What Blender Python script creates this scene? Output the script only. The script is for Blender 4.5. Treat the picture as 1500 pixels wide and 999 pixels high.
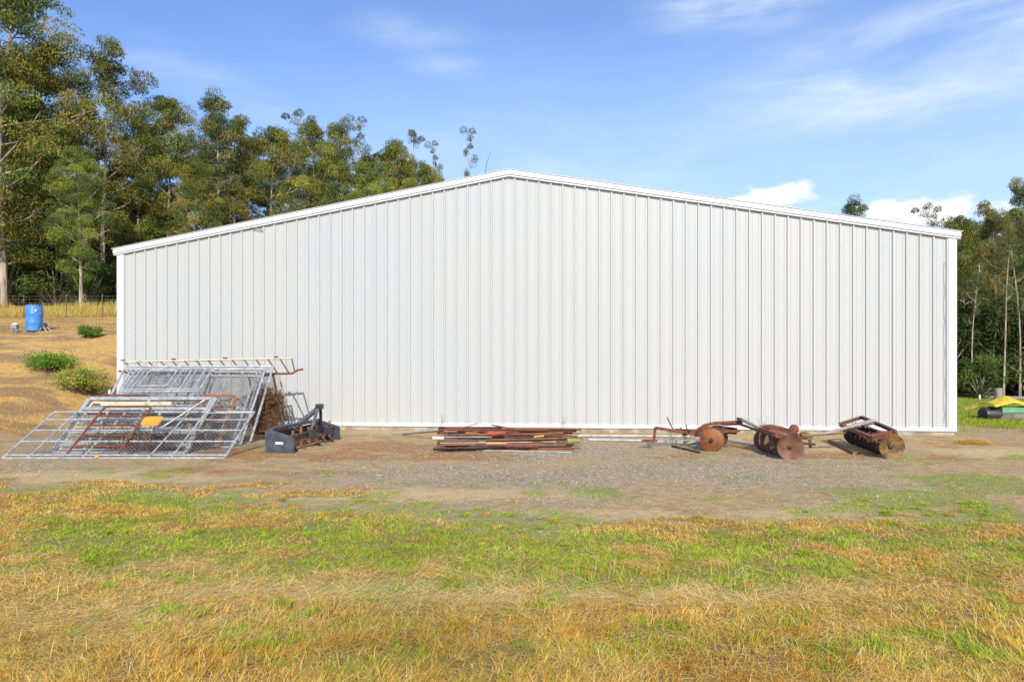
import bpy, math, random
import numpy as np
from mathutils import Vector

for o in list(bpy.data.objects): bpy.data.objects.remove(o)
sc = bpy.context.scene
COL = sc.collection
R = math.radians

# ------------------------------------------------------------------ camera
HC = 1.45            # camera height above slab top; yard ground is at GZ
GZ = -0.10
F, CX, HY = 1000.0, 750.0, 542.0      # focal in px of the 1500 px photo, centre column, horizon row
cam_d = bpy.data.cameras.new('camera'); cam = bpy.data.objects.new('camera', cam_d); COL.objects.link(cam)
cam.location = (0, 0, HC); cam.rotation_euler = (R(90), 0, 0)
cam_d.sensor_width = 36; cam_d.lens = 24.0
cam_d.shift_y = (HY - 499.5) / 1500.0
cam_d.clip_start = 0.05; cam_d.clip_end = 3000
sc.camera = cam

# ------------------------------------------------------------------ sun + sky
SUN_EL, SUN_AZ = R(33), math.atan2(0.10, -1.0)     # azimuth clockwise from +Y
sd = Vector((math.sin(SUN_AZ) * math.cos(SUN_EL), math.cos(SUN_AZ) * math.cos(SUN_EL), math.sin(SUN_EL)))
sl = bpy.data.lights.new('sun', 'SUN'); sun = bpy.data.objects.new('sun', sl); COL.objects.link(sun)
sl.energy = 3.7; sl.angle = R(0.53); sl.color = (1.0, 0.92, 0.78)
sun.rotation_euler = sd.to_track_quat('Z', 'Y').to_euler(); sun.location = (0, -20, 30)
sc.view_settings.view_transform = 'Standard'; sc.view_settings.look = 'None'
sc.view_settings.exposure = 0.36; sc.view_settings.gamma = 1; sc.view_settings.use_curve_mapping = False

world = bpy.data.worlds.new("World"); sc.world = world; world.use_nodes = True
wn, wl = world.node_tree.nodes, world.node_tree.links
wn.clear()

class NT:
    """tiny node-graph helper"""
    def __init__(s, tree): s.t = tree; s.n = tree.nodes; s.l = tree.links
    def new(s, typ, **kw):
        n = s.n.new(typ)
        for k, v in kw.items(): setattr(n, k, v)
        return n
    def set(s, sock, v):
        if isinstance(v, bpy.types.NodeSocket): s.l.new(v, sock)
        elif isinstance(v, (tuple, list)) and len(v) == 3 and sock.type == 'RGBA': sock.default_value = (*v, 1)
        else: sock.default_value = v
    def math(s, op, a, b=0.0, c=None, clamp=False):
        n = s.new('ShaderNodeMath', operation=op); n.use_clamp = clamp
        s.set(n.inputs[0], a); s.set(n.inputs[1], b)
        if c is not None: s.set(n.inputs[2], c)
        return n.outputs[0]
    def mix(s, f, a, b, blend='MIX'):
        n = s.new('ShaderNodeMix', data_type='RGBA', blend_type=blend)
        s.set(n.inputs[0], f); s.set(n.inputs[6], a); s.set(n.inputs[7], b)
        return n.outputs[2]
    def noise(s, vec, scale, detail=4, rough=0.55, dist=0.0, col=False):
        n = s.new('ShaderNodeTexNoise')
        if vec is not None: s.l.new(vec, n.inputs['Vector'])
        n.inputs['Scale'].default_value = scale; n.inputs['Detail'].default_value = detail
        n.inputs['Roughness'].default_value = rough; n.inputs['Distortion'].default_value = dist
        return n.outputs['Color' if col else 'Fac']
    def ramp(s, f, stops, interp='LINEAR'):
        n = s.new('ShaderNodeValToRGB'); s.set(n.inputs[0], f); cr = n.color_ramp; cr.interpolation = interp
        while len(cr.elements) < len(stops): cr.elements.new(0.5)
        for e, (p, c) in zip(cr.elements, stops):
            e.position = p; e.color = (*c, 1) if isinstance(c, (tuple, list)) else (c, c, c, 1)
        return n.outputs[0]
    def rng(s, v, a, b, c=0.0, d=1.0, smooth=True):
        n = s.new('ShaderNodeMapRange'); n.interpolation_type = 'SMOOTHSTEP' if smooth else 'LINEAR'
        s.set(n.inputs[0], v); s.set(n.inputs[1], a); s.set(n.inputs[2], b); s.set(n.inputs[3], c); s.set(n.inputs[4], d)
        return n.outputs[0]
    def mapping(s, vec, scale=(1, 1, 1), rot=(0, 0, 0), loc=(0, 0, 0)):
        n = s.new('ShaderNodeMapping'); s.l.new(vec, n.inputs[0])
        n.inputs[1].default_value = loc; n.inputs[2].default_value = rot; n.inputs[3].default_value = scale
        return n.outputs[0]

W = NT(world.node_tree)
sky = W.new('ShaderNodeTexSky', sky_type='NISHITA')
sky.sun_disc = False; sky.sun_elevation = SUN_EL; sky.sun_rotation = SUN_AZ
sky.altitude = 100; sky.air_density = 1.0; sky.dust_density = 1.0; sky.ozone_density = 1.3
tc = W.new('ShaderNodeTexCoord').outputs['Generated']
sep = W.new('ShaderNodeSeparateXYZ'); wl.new(tc, sep.inputs[0])
az = W.math('ARCTAN2', sep.outputs[0], sep.outputs[1])
el = W.math('ARCSINE', sep.outputs[2])
comb = W.new('ShaderNodeCombineXYZ'); wl.new(az, comb.inputs[0]); wl.new(el, comb.inputs[1])
ae = comb.outputs[0]
def azel(px, py):
    v = Vector(((px - CX), F, (HY - py))).normalized()
    return math.atan2(v.x, v.y), math.asin(v.z)
def ellipse(px, py, rx, ry, rot=0.0, warp=None):
    a, e = azel(px, py)
    da = W.math('SUBTRACT', az, a); de = W.math('SUBTRACT', el, e)
    c, s_ = math.cos(rot), math.sin(rot)
    u = W.math('ADD', W.math('MULTIPLY', da, c), W.math('MULTIPLY', de, s_))
    v = W.math('SUBTRACT', W.math('MULTIPLY', de, c), W.math('MULTIPLY', da, s_))
    u = W.math('DIVIDE', u, rx / F); v = W.math('DIVIDE', v, ry / F)
    d = W.math('SQRT', W.math('ADD', W.math('MULTIPLY', u, u), W.math('MULTIPLY', v, v)))
    return W.math('SUBTRACT', 1.0, d)
# cirrus: streaky noise masked by soft regions
st = W.noise(W.mapping(ae, scale=(3.0, 11, 1), rot=(0, 0, R(-9))), 1.4, 6, 0.56, 0.5)
st2 = W.noise(W.mapping(ae, scale=(2.0, 6, 1), rot=(0, 0, R(14))), 1.3, 5, 0.6, 0.4)
reg = None
for (px, py, rx, ry, rot, k) in [(1350, 95, 360, 110, R(6), 1.25), (1080, 12, 200, 45, R(-4), 1.0), (600, 48, 130, 34, 0, .55),
                                (650, 95, 90, 24, R(0), .6), (1265, 187, 130, 30, R(3), .8), (300, 120, 330, 45, R(-16), .45),
                                (800, 240, 520, 90, R(0), .45), (1250, 260, 420, 110, 0, .5)]:
    m = W.math('MULTIPLY', W.rng(ellipse(px, py, rx, ry, rot), 0.0, 0.9), k)
    reg = m if reg is None else W.math('MAXIMUM', reg, m)
cir = W.math('MULTIPLY', reg, W.rng(W.math('ADD', W.math('MULTIPLY', st, .75), W.math('MULTIPLY', st2, .35)), 0.40, 0.88))
cir = W.math('MULTIPLY', cir, 0.85, clamp=True)
# cumulus puffs low on the horizon
pn = W.noise(W.mapping(ae, scale=(1, 1.4, 1)), 26, 6, 0.55, 0.2)
cum = None
for (px, py, rx, ry) in [(1128, 290, 72, 22), (1158, 280, 42, 18), (1085, 293, 34, 11), (1330, 312, 80, 22), (1290, 305, 30, 16),
                         (1400, 304, 42, 22), (1370, 318, 130, 22)]:
    m = ellipse(px, py, rx, ry)
    cum = m if cum is None else W.math('MAXIMUM', cum, m)
cumf = W.rng(W.math('ADD', cum, W.math('MULTIPLY', W.math('SUBTRACT', pn, .5), 1.9)), 0.14, 0.75)
cshade = W.rng(W.math('ADD', cum, W.math('MULTIPLY', W.math('SUBTRACT', pn, .5), 1.2)), 0.0, 0.8)
hs = W.new('ShaderNodeHueSaturation'); wl.new(sky.outputs[0], hs.inputs['Color'])
hs.inputs['Saturation'].default_value = 1.12; hs.inputs['Value'].default_value = 1.0
skyc = W.mix(1.0, hs.outputs[0], (.74, 1.04, 1.50), 'MULTIPLY')
veil = W.math('ADD', W.rng(el, .60, .14, .10, .60), W.math('MULTIPLY', W.math('SUBTRACT', st2, .5), .22), clamp=True)
veil = W.math('MULTIPLY', veil, W.rng(az, -.7, .1, .5, 1.0))
skyc = W.mix(veil, skyc, (5.7, 7.3, 9.8))
c1 = W.mix(cir, skyc, (7.2, 7.8, 8.3))
ccol = W.mix(cshade, (6.2, 7.0, 7.9), (8.3, 8.3, 8.3))
c2 = W.mix(cumf, c1, ccol)
bg = W.new('ShaderNodeBackground'); wl.new(c2, bg.inputs[0]); bg.inputs[1].default_value = 0.108
wo = W.new('ShaderNodeOutputWorld'); wl.new(bg.outputs[0], wo.inputs[0])

# ------------------------------------------------------------------ helpers
def P(px, py, d):  return Vector(((px - CX) / F * d, d, HC + (HY - py) / F * d))
def G(px, py, z=GZ):
    d = (HC - z) * F / (py - HY); return Vector(((px - CX) / F * d, d, z))

def tag(o, label=None, cat=None, group=None, kind=None):
    if label: o['label'] = label
    if cat: o['category'] = cat
    if group: o['group'] = group
    if kind: o['kind'] = kind
    return o
def thing(name, label, cat, loc=(0, 0, 0), group=None):
    o = bpy.data.objects.new(name, None); COL.objects.link(o); o.location = loc
    o.empty_display_size = 0.2
    return tag(o, label, cat, group)
def origin(o):
    v = Vector((0, 0, 0))
    while o is not None: v += Vector(o.location); o = o.parent
    return v
def link_mesh(name, me, mat, parent=None):
    if mat is not None: me.materials.append(mat)
    o = bpy.data.objects.new(name, me); COL.objects.link(o)
    if parent is not None: o.parent = parent
    return o

class MB:
    def __init__(s): s.v = []; s.f = []; s.smooth = False
    def add(s, vs, fs):
        b = len(s.v); s.v += [tuple(v) for v in vs]; s.f += [tuple(b + i for i in f) for f in fs]; return s
    def box(s, c, sx, sy, sz, ax=None):
        """box centred at c with half-axes along optional orthonormal frame"""
        c = Vector(c); X, Y, Z = ax if ax else (Vector((1, 0, 0)), Vector((0, 1, 0)), Vector((0, 0, 1)))
        vs = [c + X * (i * sx / 2) + Y * (j * sy / 2) + Z * (k * sz / 2) for i in (-1, 1) for j in (-1, 1) for k in (-1, 1)]
        return s.add(vs, [(0, 1, 3, 2), (4, 6, 7, 5), (0, 4, 5, 1), (2, 3, 7, 6), (0, 2, 6, 4), (1, 5, 7, 3)])
    def beam(s, a, b, w, h, up=(0, 0, 1), bev=0.15):
        """rectangular bar with slightly chamfered edges from a to b"""
        a, b = Vector(a), Vector(b); d = (b - a).normalized(); up = Vector(up)
        sd_ = d.cross(up)
        if sd_.length < 1e-3: sd_ = d.cross(Vector((0, 1, 0)))
        sd_.normalize(); u = sd_.cross(d).normalized()
        c = min(w, h) * bev; w2, h2 = w / 2, h / 2
        prof = [(-w2 + c, -h2), (w2 - c, -h2), (w2, -h2 + c), (w2, h2 - c), (w2 - c, h2), (-w2 + c, h2), (-w2, h2 - c), (-w2, -h2 + c)]
        vs = [p + sd_ * x + u * y for p in (a, b) for x, y in prof]
        fs = [(i, (i + 1) % 8, 8 + (i + 1) % 8, 8 + i) for i in range(8)] + [tuple(range(7, -1, -1)), tuple(range(8, 16))]
        return s.add(vs, fs)
    def tube(s, pts, r, n=8, cap=True, closed=False):
        pts = [Vector(p) for p in pts]; m = len(pts)
        rs = r if isinstance(r, (list, tuple)) else [r] * m
        ref = None; rings = []
        for i, p in enumerate(pts):
            if closed: t = pts[(i + 1) % m] - pts[i - 1]
            else: t = pts[min(i + 1, m - 1)] - pts[max(i - 1, 0)]
            t = t.normalized() if t.length > 1e-9 else Vector((0, 0, 1))
            if ref is None:
                ref = t.orthogonal().normalized()
            else:
                ref = (ref - t * ref.dot(t))
                ref = ref.normalized() if ref.length > 1e-6 else t.orthogonal().normalized()
            bn = t.cross(ref)
            rings.append([p + (ref * math.cos(2 * math.pi * k / n) + bn * math.sin(2 * math.pi * k / n)) * rs[i] for k in range(n)])
        vs = [v for rg in rings for v in rg]; fs = []
        for i in range(m if closed else m - 1):
            j = (i + 1) % m
            for k in range(n): fs.append((i * n + k, i * n + (k + 1) % n, j * n + (k + 1) % n, j * n + k))
        if cap and not closed: fs += [tuple(range(n - 1, -1, -1)), tuple((m - 1) * n + k for k in range(n))]
        return s.add(vs, fs)
    def lathe(s, prof, c, axis, n=24, wob=None):
        """prof: (radius, along-axis) pairs"""
        c = Vector(c); ax = Vector(axis).normalized(); u = ax.orthogonal().normalized(); w = ax.cross(u)
        vs = []; fs = []
        for (r_, h) in prof:
            for k in range(n):
                a = 2 * math.pi * k / n; rr = r_ * (wob(a) if wob else 1)
                vs.append(c + ax * h + (u * math.cos(a) + w * math.sin(a)) * rr)
        for i in range(len(prof) - 1):
            for k in range(n): fs.append((i * n + k, i * n + (k + 1) % n, (i + 1) * n + (k + 1) % n, (i + 1) * n + k))
        fs.append(tuple(range(n - 1, -1, -1))); fs.append(tuple((len(prof) - 1) * n + k for k in range(n)))
        return s.add(vs, fs)
    def build(s, name, mat, parent=None, smooth=False):
        o0 = origin(parent) if parent is not None else Vector((0, 0, 0))
        me = bpy.data.meshes.new(name)
        me.from_pydata([(x - o0.x, y - o0.y, z - o0.z) for x, y, z in s.v], [], s.f)
        me.update()
        if smooth:
            me.shade_smooth()
            try: me.set_sharp_from_angle(angle=R(40))
            except Exception: pass
        return link_mesh(name, me, mat, parent)
def solo(mb, name, mat, label, cat, group=None, smooth=False, kind=None):
    """a top-level one-mesh thing with its origin at the base"""
    xs = np.array(mb.v); c = xs.mean(0); z = xs[:, 2].min()
    mb.v = [(a - c[0], b - c[1], d - z) for a, b, d in mb.v]
    o = mb.build(name, mat, None, smooth); o.location = (c[0], c[1], z)
    return tag(o, label, cat, group, kind)

def fast_mesh(name, verts, quads, col=None, tris=None, attr='col'):
    """numpy mesh; quads (N,4) and tris (M,3)"""
    me = bpy.data.meshes.new(name)
    verts = np.ascontiguousarray(verts, np.float32)
    me.vertices.add(len(verts)); me.vertices.foreach_set('co', verts.ravel())
    li, ls, off = [], [], 0
    if quads is not None and len(quads):
        q = np.asarray(quads, np.int32); li.append(q.ravel()); ls.append(off + 4 * np.arange(len(q))); off += 4 * len(q)
    if tris is not None and len(tris):
        t = np.asarray(tris, np.int32); li.append(t.ravel()); ls.append(off + 3 * np.arange(len(t))); off += 3 * len(t)
    li = np.concatenate(li); ls = np.concatenate(ls).astype(np.int32)
    me.loops.add(len(li)); me.loops.foreach_set('vertex_index', li)
    me.polygons.add(len(ls)); me.polygons.foreach_set('loop_start', ls)
    if col is not None:
        a = me.attributes.new(attr, 'FLOAT_COLOR', 'POINT')
        c = np.ones((len(verts), 4), np.float32); c[:, :3] = col; a.data.foreach_set('color', c.ravel())
    me.update(calc_edges=True)
    return me

# numpy value noise
def vnoise(x, y, seed=0):
    xi = np.floor(x).astype(np.int64); yi = np.floor(y).astype(np.int64); xf = x - xi; yf = y - yi
    def h(a, b):
        n = (a * 374761393 + b * 668265263 + seed * 974711) & 0xffffffff
        n = ((n ^ (n >> 13)) * 1274126177) & 0xffffffff
        return ((n ^ (n >> 16)) & 0xffff) / 65535.0
    u = xf * xf * (3 - 2 * xf); v = yf * yf * (3 - 2 * yf)
    return (h(xi, yi) * (1 - u) + h(xi + 1, yi) * u) * (1 - v) + (h(xi, yi + 1) * (1 - u) + h(xi + 1, yi + 1) * u) * v
def fbm(x, y, seed=0, oct=4):
    s = 0; a = .5; t = 0
    for i in range(oct):
        s = s + a * vnoise(x * 2 ** i + 17.3 * i, y * 2 ** i + 5.1 * i, seed + i); t += a; a *= .5
    return s / t
def sstep(a, b, x):
    t = np.clip((x - a) / (b - a), 0, 1); return t * t * (3 - 2 * t)

# ------------------------------------------------------------------ materials
def newmat(name):
    m = bpy.data.materials.new(name); m.use_nodes = True; m.node_tree.nodes.clear()
    g = NT(m.node_tree); b = g.new('ShaderNodeBsdfPrincipled'); o = g.new('ShaderNodeOutputMaterial')
    g.l.new(b.outputs[0], o.inputs[0]); return m, g, b, o
def simple(name, base, var=None, scale=6, rough=0.6, metal=0.0, bump=0.0, bscale=60, stretch=(1, 1, 1), lo=.42, hi=.62, spec=0.5):
    m, g, b, o = newmat(name)
    co = g.new('ShaderNodeTexCoord').outputs['Object']; v = g.mapping(co, scale=stretch)
    if var:
        f = g.rng(g.noise(v, scale, 6, .65, .3), lo, hi); g.set(b.inputs['Base Color'], g.mix(f, base, var))
    else:
        g.set(b.inputs['Base Color'], g.mix(g.noise(v, scale, 4), tuple(c * .88 for c in base), tuple(min(1, c * 1.08) for c in base)))
    b.inputs['Roughness'].default_value = rough; b.inputs['Metallic'].default_value = metal
    b.inputs['Specular IOR Level'].default_value = spec
    if bump:
        bn = g.new('ShaderNodeBump'); bn.inputs['Strength'].default_value = bump; bn.inputs['Distance'].default_value = .01
        g.l.new(g.noise(v, bscale, 4), bn.inputs['Height']); g.l.new(bn.outputs[0], b.inputs['Normal'])
    return m

M = {}
M['trim'] = simple('white_trim_metal', (.70, .71, .72), None, 1.5, .38, spec=.5)
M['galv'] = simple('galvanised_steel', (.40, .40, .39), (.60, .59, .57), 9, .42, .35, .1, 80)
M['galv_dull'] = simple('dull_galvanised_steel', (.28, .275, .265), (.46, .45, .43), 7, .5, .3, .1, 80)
M['wire'] = simple('galvanised_wire', (.25, .25, .245), (.42, .41, .40), 5, .45, .3)
M['rust'] = simple('rusty_pipe', (.24, .07, .03), (.11, .045, .028), 14, .85, 0, .5, 90)
M['rust_red'] = simple('red_rusted_steel', (.26, .06, .035), (.12, .045, .035), 9, .8, 0, .5, 90)
M['rust_dark'] = simple('dark_rusted_steel', (.055, .03, .022), (.13, .055, .03), 12, .85, 0, .5, 90)
M['rust_orange'] = simple('orange_rusted_steel', (.42, .14, .04), (.25, .09, .04), 11, .85, 0, .4, 90)
M['rust_brown'] = simple('brown_rusted_steel', (.22, .10, .06), (.12, .07, .05), 11, .85, 0, .5, 90)
M['disc_orange'] = simple('rusty_disc_face', (.30, .095, .022), (.12, .065, .045), 5, .6, .2, .3, 60)
M['disc_red'] = simple('rusty_red_disc_face', (.14, .045, .028), (.19, .105, .06), 6, .65, .2, .3, 60)
M['disc_ochre'] = simple('ochre_disc_face', (.24, .125, .03), (.08, .04, .022), 6, .65, .1, .3, 60)
M['cream'] = simple('cream_painted_pipe', (.62, .54, .38), (.42, .27, .14), 7, .6, 0, .2, 80, lo=.52, hi=.70)
M['yellow_plate'] = simple('yellow_plate_paint', (.85, .40, .035), (.70, .30, .04), 6, .5, 0, .1)
M['blade_steel'] = simple('slate_painted_steel', (.045, .052, .07), (.085, .088, .10), 5, .42, 0, .1, 60)
M['black'] = simple('black_steel', (.025, .026, .03), (.05, .045, .04), 8, .45)
M['grey_wood'] = simple('weathered_grey_wood', (.46, .42, .36), (.30, .27, .23), 5, .9, 0, .4, 40, stretch=(1, 8, 8))
M['pale_pipe'] = simple('pale_grey_pipe', (.48, .48, .46), (.33, .32, .30), 5, .5)
M['blue'] = simple('blue_plastic', (.05, .22, .62), (.12, .32, .66), 2, .42)
M['white_plastic'] = simple('white_plastic', (.80, .81, .83), None, 3, .5)
M['green_paint'] = simple('green_paint', (.14, .33, .16), (.24, .40, .24), 3, .5)
M['grey_paint'] = simple('brown_grey_skirt', (.23, .20, .18), (.13, .12, .12), 4, .7)
M['yellow_tarp'] = simple('yellow_sheet', (.74, .54, .03), (.52, .36, .05), 7, .55, 0, .4, 30)
M['tan_board'] = simple('tan_board', (.55, .36, .16), (.40, .25, .12), 7, .8)
M['olive'] = simple('olive_painted_board', (.36, .32, .05), (.22, .20, .06), 7, .8)
M['red_board'] = simple('red_board', (.55, .08, .04), (.35, .08, .05), 7, .8)
M['concrete'] = simple('concrete_footing', (.42, .37, .29), (.26, .22, .17), 3, .9, 0, .4, 50)
M['post_wood'] = simple('old_post_wood', (.40, .34, .26), (.18, .15, .12), 6, .9, 0, .5, 30, stretch=(5, 5, 1))
M['roof'] = simple('galvanised_roof_sheet', (.60, .62, .63), None, 1, .45)

def wall_mat():
    m, g, b, o = newmat('white_ribbed_sheet')
    co = g.new('ShaderNodeTexCoord').outputs['Object']
    big = g.rng(g.noise(g.mapping(co, scale=(.25, 1, .25)), 1.0, 3), .35, .65)
    streak = g.rng(g.noise(g.mapping(co, scale=(14, 14, .12)), 1.0, 5, .6), .45, .75)
    c = g.mix(big, (.465, .474, .468), (.478, .478, .455))
    c = g.mix(g.math('MULTIPLY', streak, .22), c, (.40, .40, .38))
    # dust splashed up from the yard at the foot of the sheets
    sp = g.new('ShaderNodeSeparateXYZ'); g.l.new(co, sp.inputs[0])
    low = g.math('MULTIPLY', g.rng(sp.outputs[2], .55, .05), g.rng(g.noise(co, 9, 5, .7), .45, .7))
    c = g.mix(g.math('MULTIPLY', low, .42), c, (.55, .47, .36))
    g.set(b.inputs['Base Color'], c)
    b.inputs['Roughness'].default_value = .46
    bn = g.new('ShaderNodeBump'); bn.inputs['Strength'].default_value = .12; bn.inputs['Distance'].default_value = .02
    g.l.new(g.noise(g.mapping(co, scale=(1.2, 1, .5)), 1.6, 2), bn.inputs['Height']); g.l.new(bn.outputs[0], b.inputs['Normal'])
    return m
M['wall'] = wall_mat()
M['screw'] = simple('grey_screw_heads', (.30, .30, .29), None, 3, .5)

def attr_mat(name, rough=.7, trans=0.0, tcol=(1, 1, 1), spec=.3):
    m, g, b, o = newmat(name)
    a = g.new('ShaderNodeAttribute'); a.attribute_name = 'col'
    g.l.new(a.outputs['Color'], b.inputs['Base Color'])
    b.inputs['Roughness'].default_value = rough; b.inputs['Specular IOR Level'].default_value = spec
    if trans:
        t = g.new('ShaderNodeBsdfTranslucent'); g.set(t.inputs[0], g.mix(1.0, a.outputs['Color'], tcol, 'MULTIPLY'))
        x = g.new('ShaderNodeMixShader'); x.inputs[0].default_value = trans
        g.l.new(b.outputs[0], x.inputs[1]); g.l.new(t.outputs[0], x.inputs[2]); g.l.new(x.outputs[0], o.inputs[0])
    return m
M['blade'] = attr_mat('grass_blades', .8, .22, (1.1, 1.1, .7), .04)
M['leaf'] = attr_mat('eucalyptus_leaves', .7, .10, (1.3, 1.4, .6), .08)
M['stone'] = attr_mat('gravel_stones', .9, spec=.2)
def bark_mat():
    m, g, b, o = newmat('peeling_bark')
    co = g.new('ShaderNodeTexCoord').outputs['Object']
    f = g.rng(g.noise(g.mapping(co, scale=(5, 5, .5)), 1.3, 5, .6), .4, .62)
    g.set(b.inputs['Base Color'], g.mix(f, (.50, .42, .32), (.20, .15, .11))); b.inputs['Roughness'].default_value = .9
    return m
M['bark'] = bark_mat()

# ------------------------------------------------------------------ terrain shape
CL = Vector((-10.59, 18.42, 0)); CR = Vector((10.45, 16.15, 0))      # front corners of the shed
LW = (CR - CL).length; E = (CR - CL).normalized(); N = Vector((E.y, -E.x, 0)); DEPTH = 24.0

def hz(x, y):
    """terrain height at x, y (numpy)"""
    x = np.asarray(x, float); y = np.asarray(y, float)
    A = np.interp(y, [0, 14.5, 17, 21, 25.5, 28, 36, 46, 60, 90, 400], [0, 0, .30, 1.35, 2.98, 3.35, 4.5, 5.9, 7.0, 8.0, 8.0])
    side = CL.x + .1078 * (y - CL.y); u = side - x
    S = sstep(.2, 3.6, u)
    S = np.maximum(S, sstep(45, 56, y) * sstep(14, -2, x))
    bump = (fbm(x * .35, y * .35, 3, 3) - .5) * .10 * sstep(.3, 2.5, np.maximum(u, 0) + np.maximum(y - 44, 0)) \
         + (fbm(x * .8, y * .8, 9, 3) - .5) * .05 * sstep(11.5, 9, y)
    return GZ + A * S + bump
def h1(x, y): return float(hz(np.array([x]), np.array([y]))[0])

def chart(x, y):
    """map coordinates in which the yard's patches were surveyed"""
    yy = np.maximum(y, .8); return CX + F * x / yy, HY + (HC - GZ) * F / yy
def blobs(px, py, lst):
    s = np.zeros_like(px)
    for (cx, cy, rx, ry, k) in lst:
        s = np.maximum(s, k * np.exp(-(((px - cx) / rx) ** 2 + ((py - cy) / ry) ** 2)))
    return s
def masks(x, y):
    px, py = chart(x, y)
    w1 = fbm(x * .9, y * 1.5, 21, 4) - .5; w2 = fbm(x * 3.1, y * 3.7, 33, 4) - .5
    edge = np.interp(px, [-600, 0, 200, 400, 560, 640, 800, 1000, 1200, 1400, 1500, 2100],
                     [706, 712, 716, 730, 742, 758, 768, 770, 758, 766, 776, 790]) + w1 * 80 + w2 * 55 + (fbm(x * 9, y * 7, 57, 3) - .5) * 30
    inyard = sstep(9, -9, py - edge)                     # 1 = bare yard
    flat = sstep(1.6, .4, (CL.x + .1078 * (y - CL.y)) - x) 
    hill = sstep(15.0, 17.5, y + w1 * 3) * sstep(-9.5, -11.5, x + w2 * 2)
    # green growth
    g = blobs(px, py, [(230, 735, 190, 22, .75), (150, 790, 150, 42, 1.), (330, 790, 170, 35, .9), (560, 800, 220, 45, .95), (545, 727, 45, 10, .95),
        (800, 800, 260, 45, 1.05), (1020, 815, 240, 50, .95), (980, 850, 260, 24, .75), (1180, 800, 200, 50, .72), (1270, 840, 120, 26, .6), (1400, 775, 170, 24, .75),
        (1450, 810, 140, 26, .7), (640, 860, 120, 14, .5), (430, 850, 60, 22, .55), (1350, 730, 110, 15, 1.3), (1460, 712, 90, 13, 1.3), (1290, 745, 90, 10, .9), (1250, 718, 60, 6, .8), (1400, 700, 80, 7, .9),
        (620, 985, 180, 45, .7), (420, 945, 70, 30, .4), (1340, 950, 220, 40, .55), (1010, 930, 140, 30, .4),
        (780, 724, 26, 5, .8), (880, 722, 60, 8, .5), (1130, 735, 26, 5, .5), (205, 690, 70, 7, .45), (480, 690, 18, 4, .5), (1320, 688, 40, 4, .8),
        (1200, 690, 30, 4, .35), (1480, 672, 60, 6, .45), (90, 718, 90, 9, .5), (1440, 745, 80, 10, .8), (1325, 673, 16, 4, 1.1), (560, 705, 16, 3, .8), (1420, 755, 110, 10, .9), (700, 715, 20, 4, .9), (1050, 728, 30, 5, .8)])
    g = g + w1 * 1.25 + w2 * 1.5
    far_g = sstep(17, 19, y) * sstep(11.5, 13, x) * (0.75 + w1 * 1.2 + w2 * .6)
    g = np.where(y < 17, g, 0); g = np.maximum(g, far_g)
    green = sstep(.34, .66, g) * (1 - .12 * inyard * (y < 17)); 
    green = np.where(y > 42, .35 + w1, green)
    green = green * (1 - hill)
    pale = blobs(px, py, [(600, 868, 420, 16, 1.), (950, 874, 300, 14, 1.), (250, 830, 120, 16, .6), (100, 900, 160, 40, .6), (1150, 870, 200, 22, .5), (820, 770, 60, 10, .5)]) + w1 * .6
    dark = blobs(px, py, [(600, 960, 190, 55, 1.), (850, 985, 120, 30, .5), (60, 960, 90, 30, .4), (1000, 960, 60, 30, .3)]) + w1 * .6
    grav = inyard * np.clip(blobs(px, py, [(820, 658, 260, 22, 1.), (760, 692, 330, 26, .85), (1060, 690, 270, 26, .8), (760, 735, 140, 12, .6), (1280, 715, 150, 16, .5), (520, 700, 140, 15, .5), (30, 680, 160, 12, .5)]) * 1.0 + w1 * 1.1 + w2 * .9, 0, 1)
    rust = inyard * sstep(.30, .62, blobs(px, py, [(570, 655, 95, 9, 1.), (660, 668, 100, 10, 1.), (500, 668, 90, 9, .8), (1130, 668, 120, 7, .35), (1110, 652, 60, 8, .8), (1240, 668, 100, 7, .7), (1000, 668, 70, 7, .5), (700, 640, 120, 6, .8),
        (360, 665, 90, 12, .8), (330, 690, 200, 10, .5), (1420, 650, 120, 10, .45), (1180, 700, 30, 6, .4), (1380, 670, 60, 10, .4)]) + w2 * 1.0 + w1 * .4)
    tan = inyard * sstep(.35, .8, blobs(px, py, [(620, 726, 260, 14, 1.), (900, 752, 160, 10, .9), (150, 700, 260, 12, .9), (1150, 752, 120, 9, .9), (1440, 662, 120, 12, .9), (1200, 655, 130, 9, .9), (560, 632, 80, 6, .6)]) + w1 * .9)
    return dict(px=px, py=py, yard=inyard * (1 - hill), hill=hill, green=np.clip(green, 0, 1), pale=np.clip(pale, 0, 1), dark=np.clip(dark, 0, 1),
                grav=np.clip(grav, 0, 1), rust=rust, tan=tan, w1=w1, w2=w2)

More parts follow.
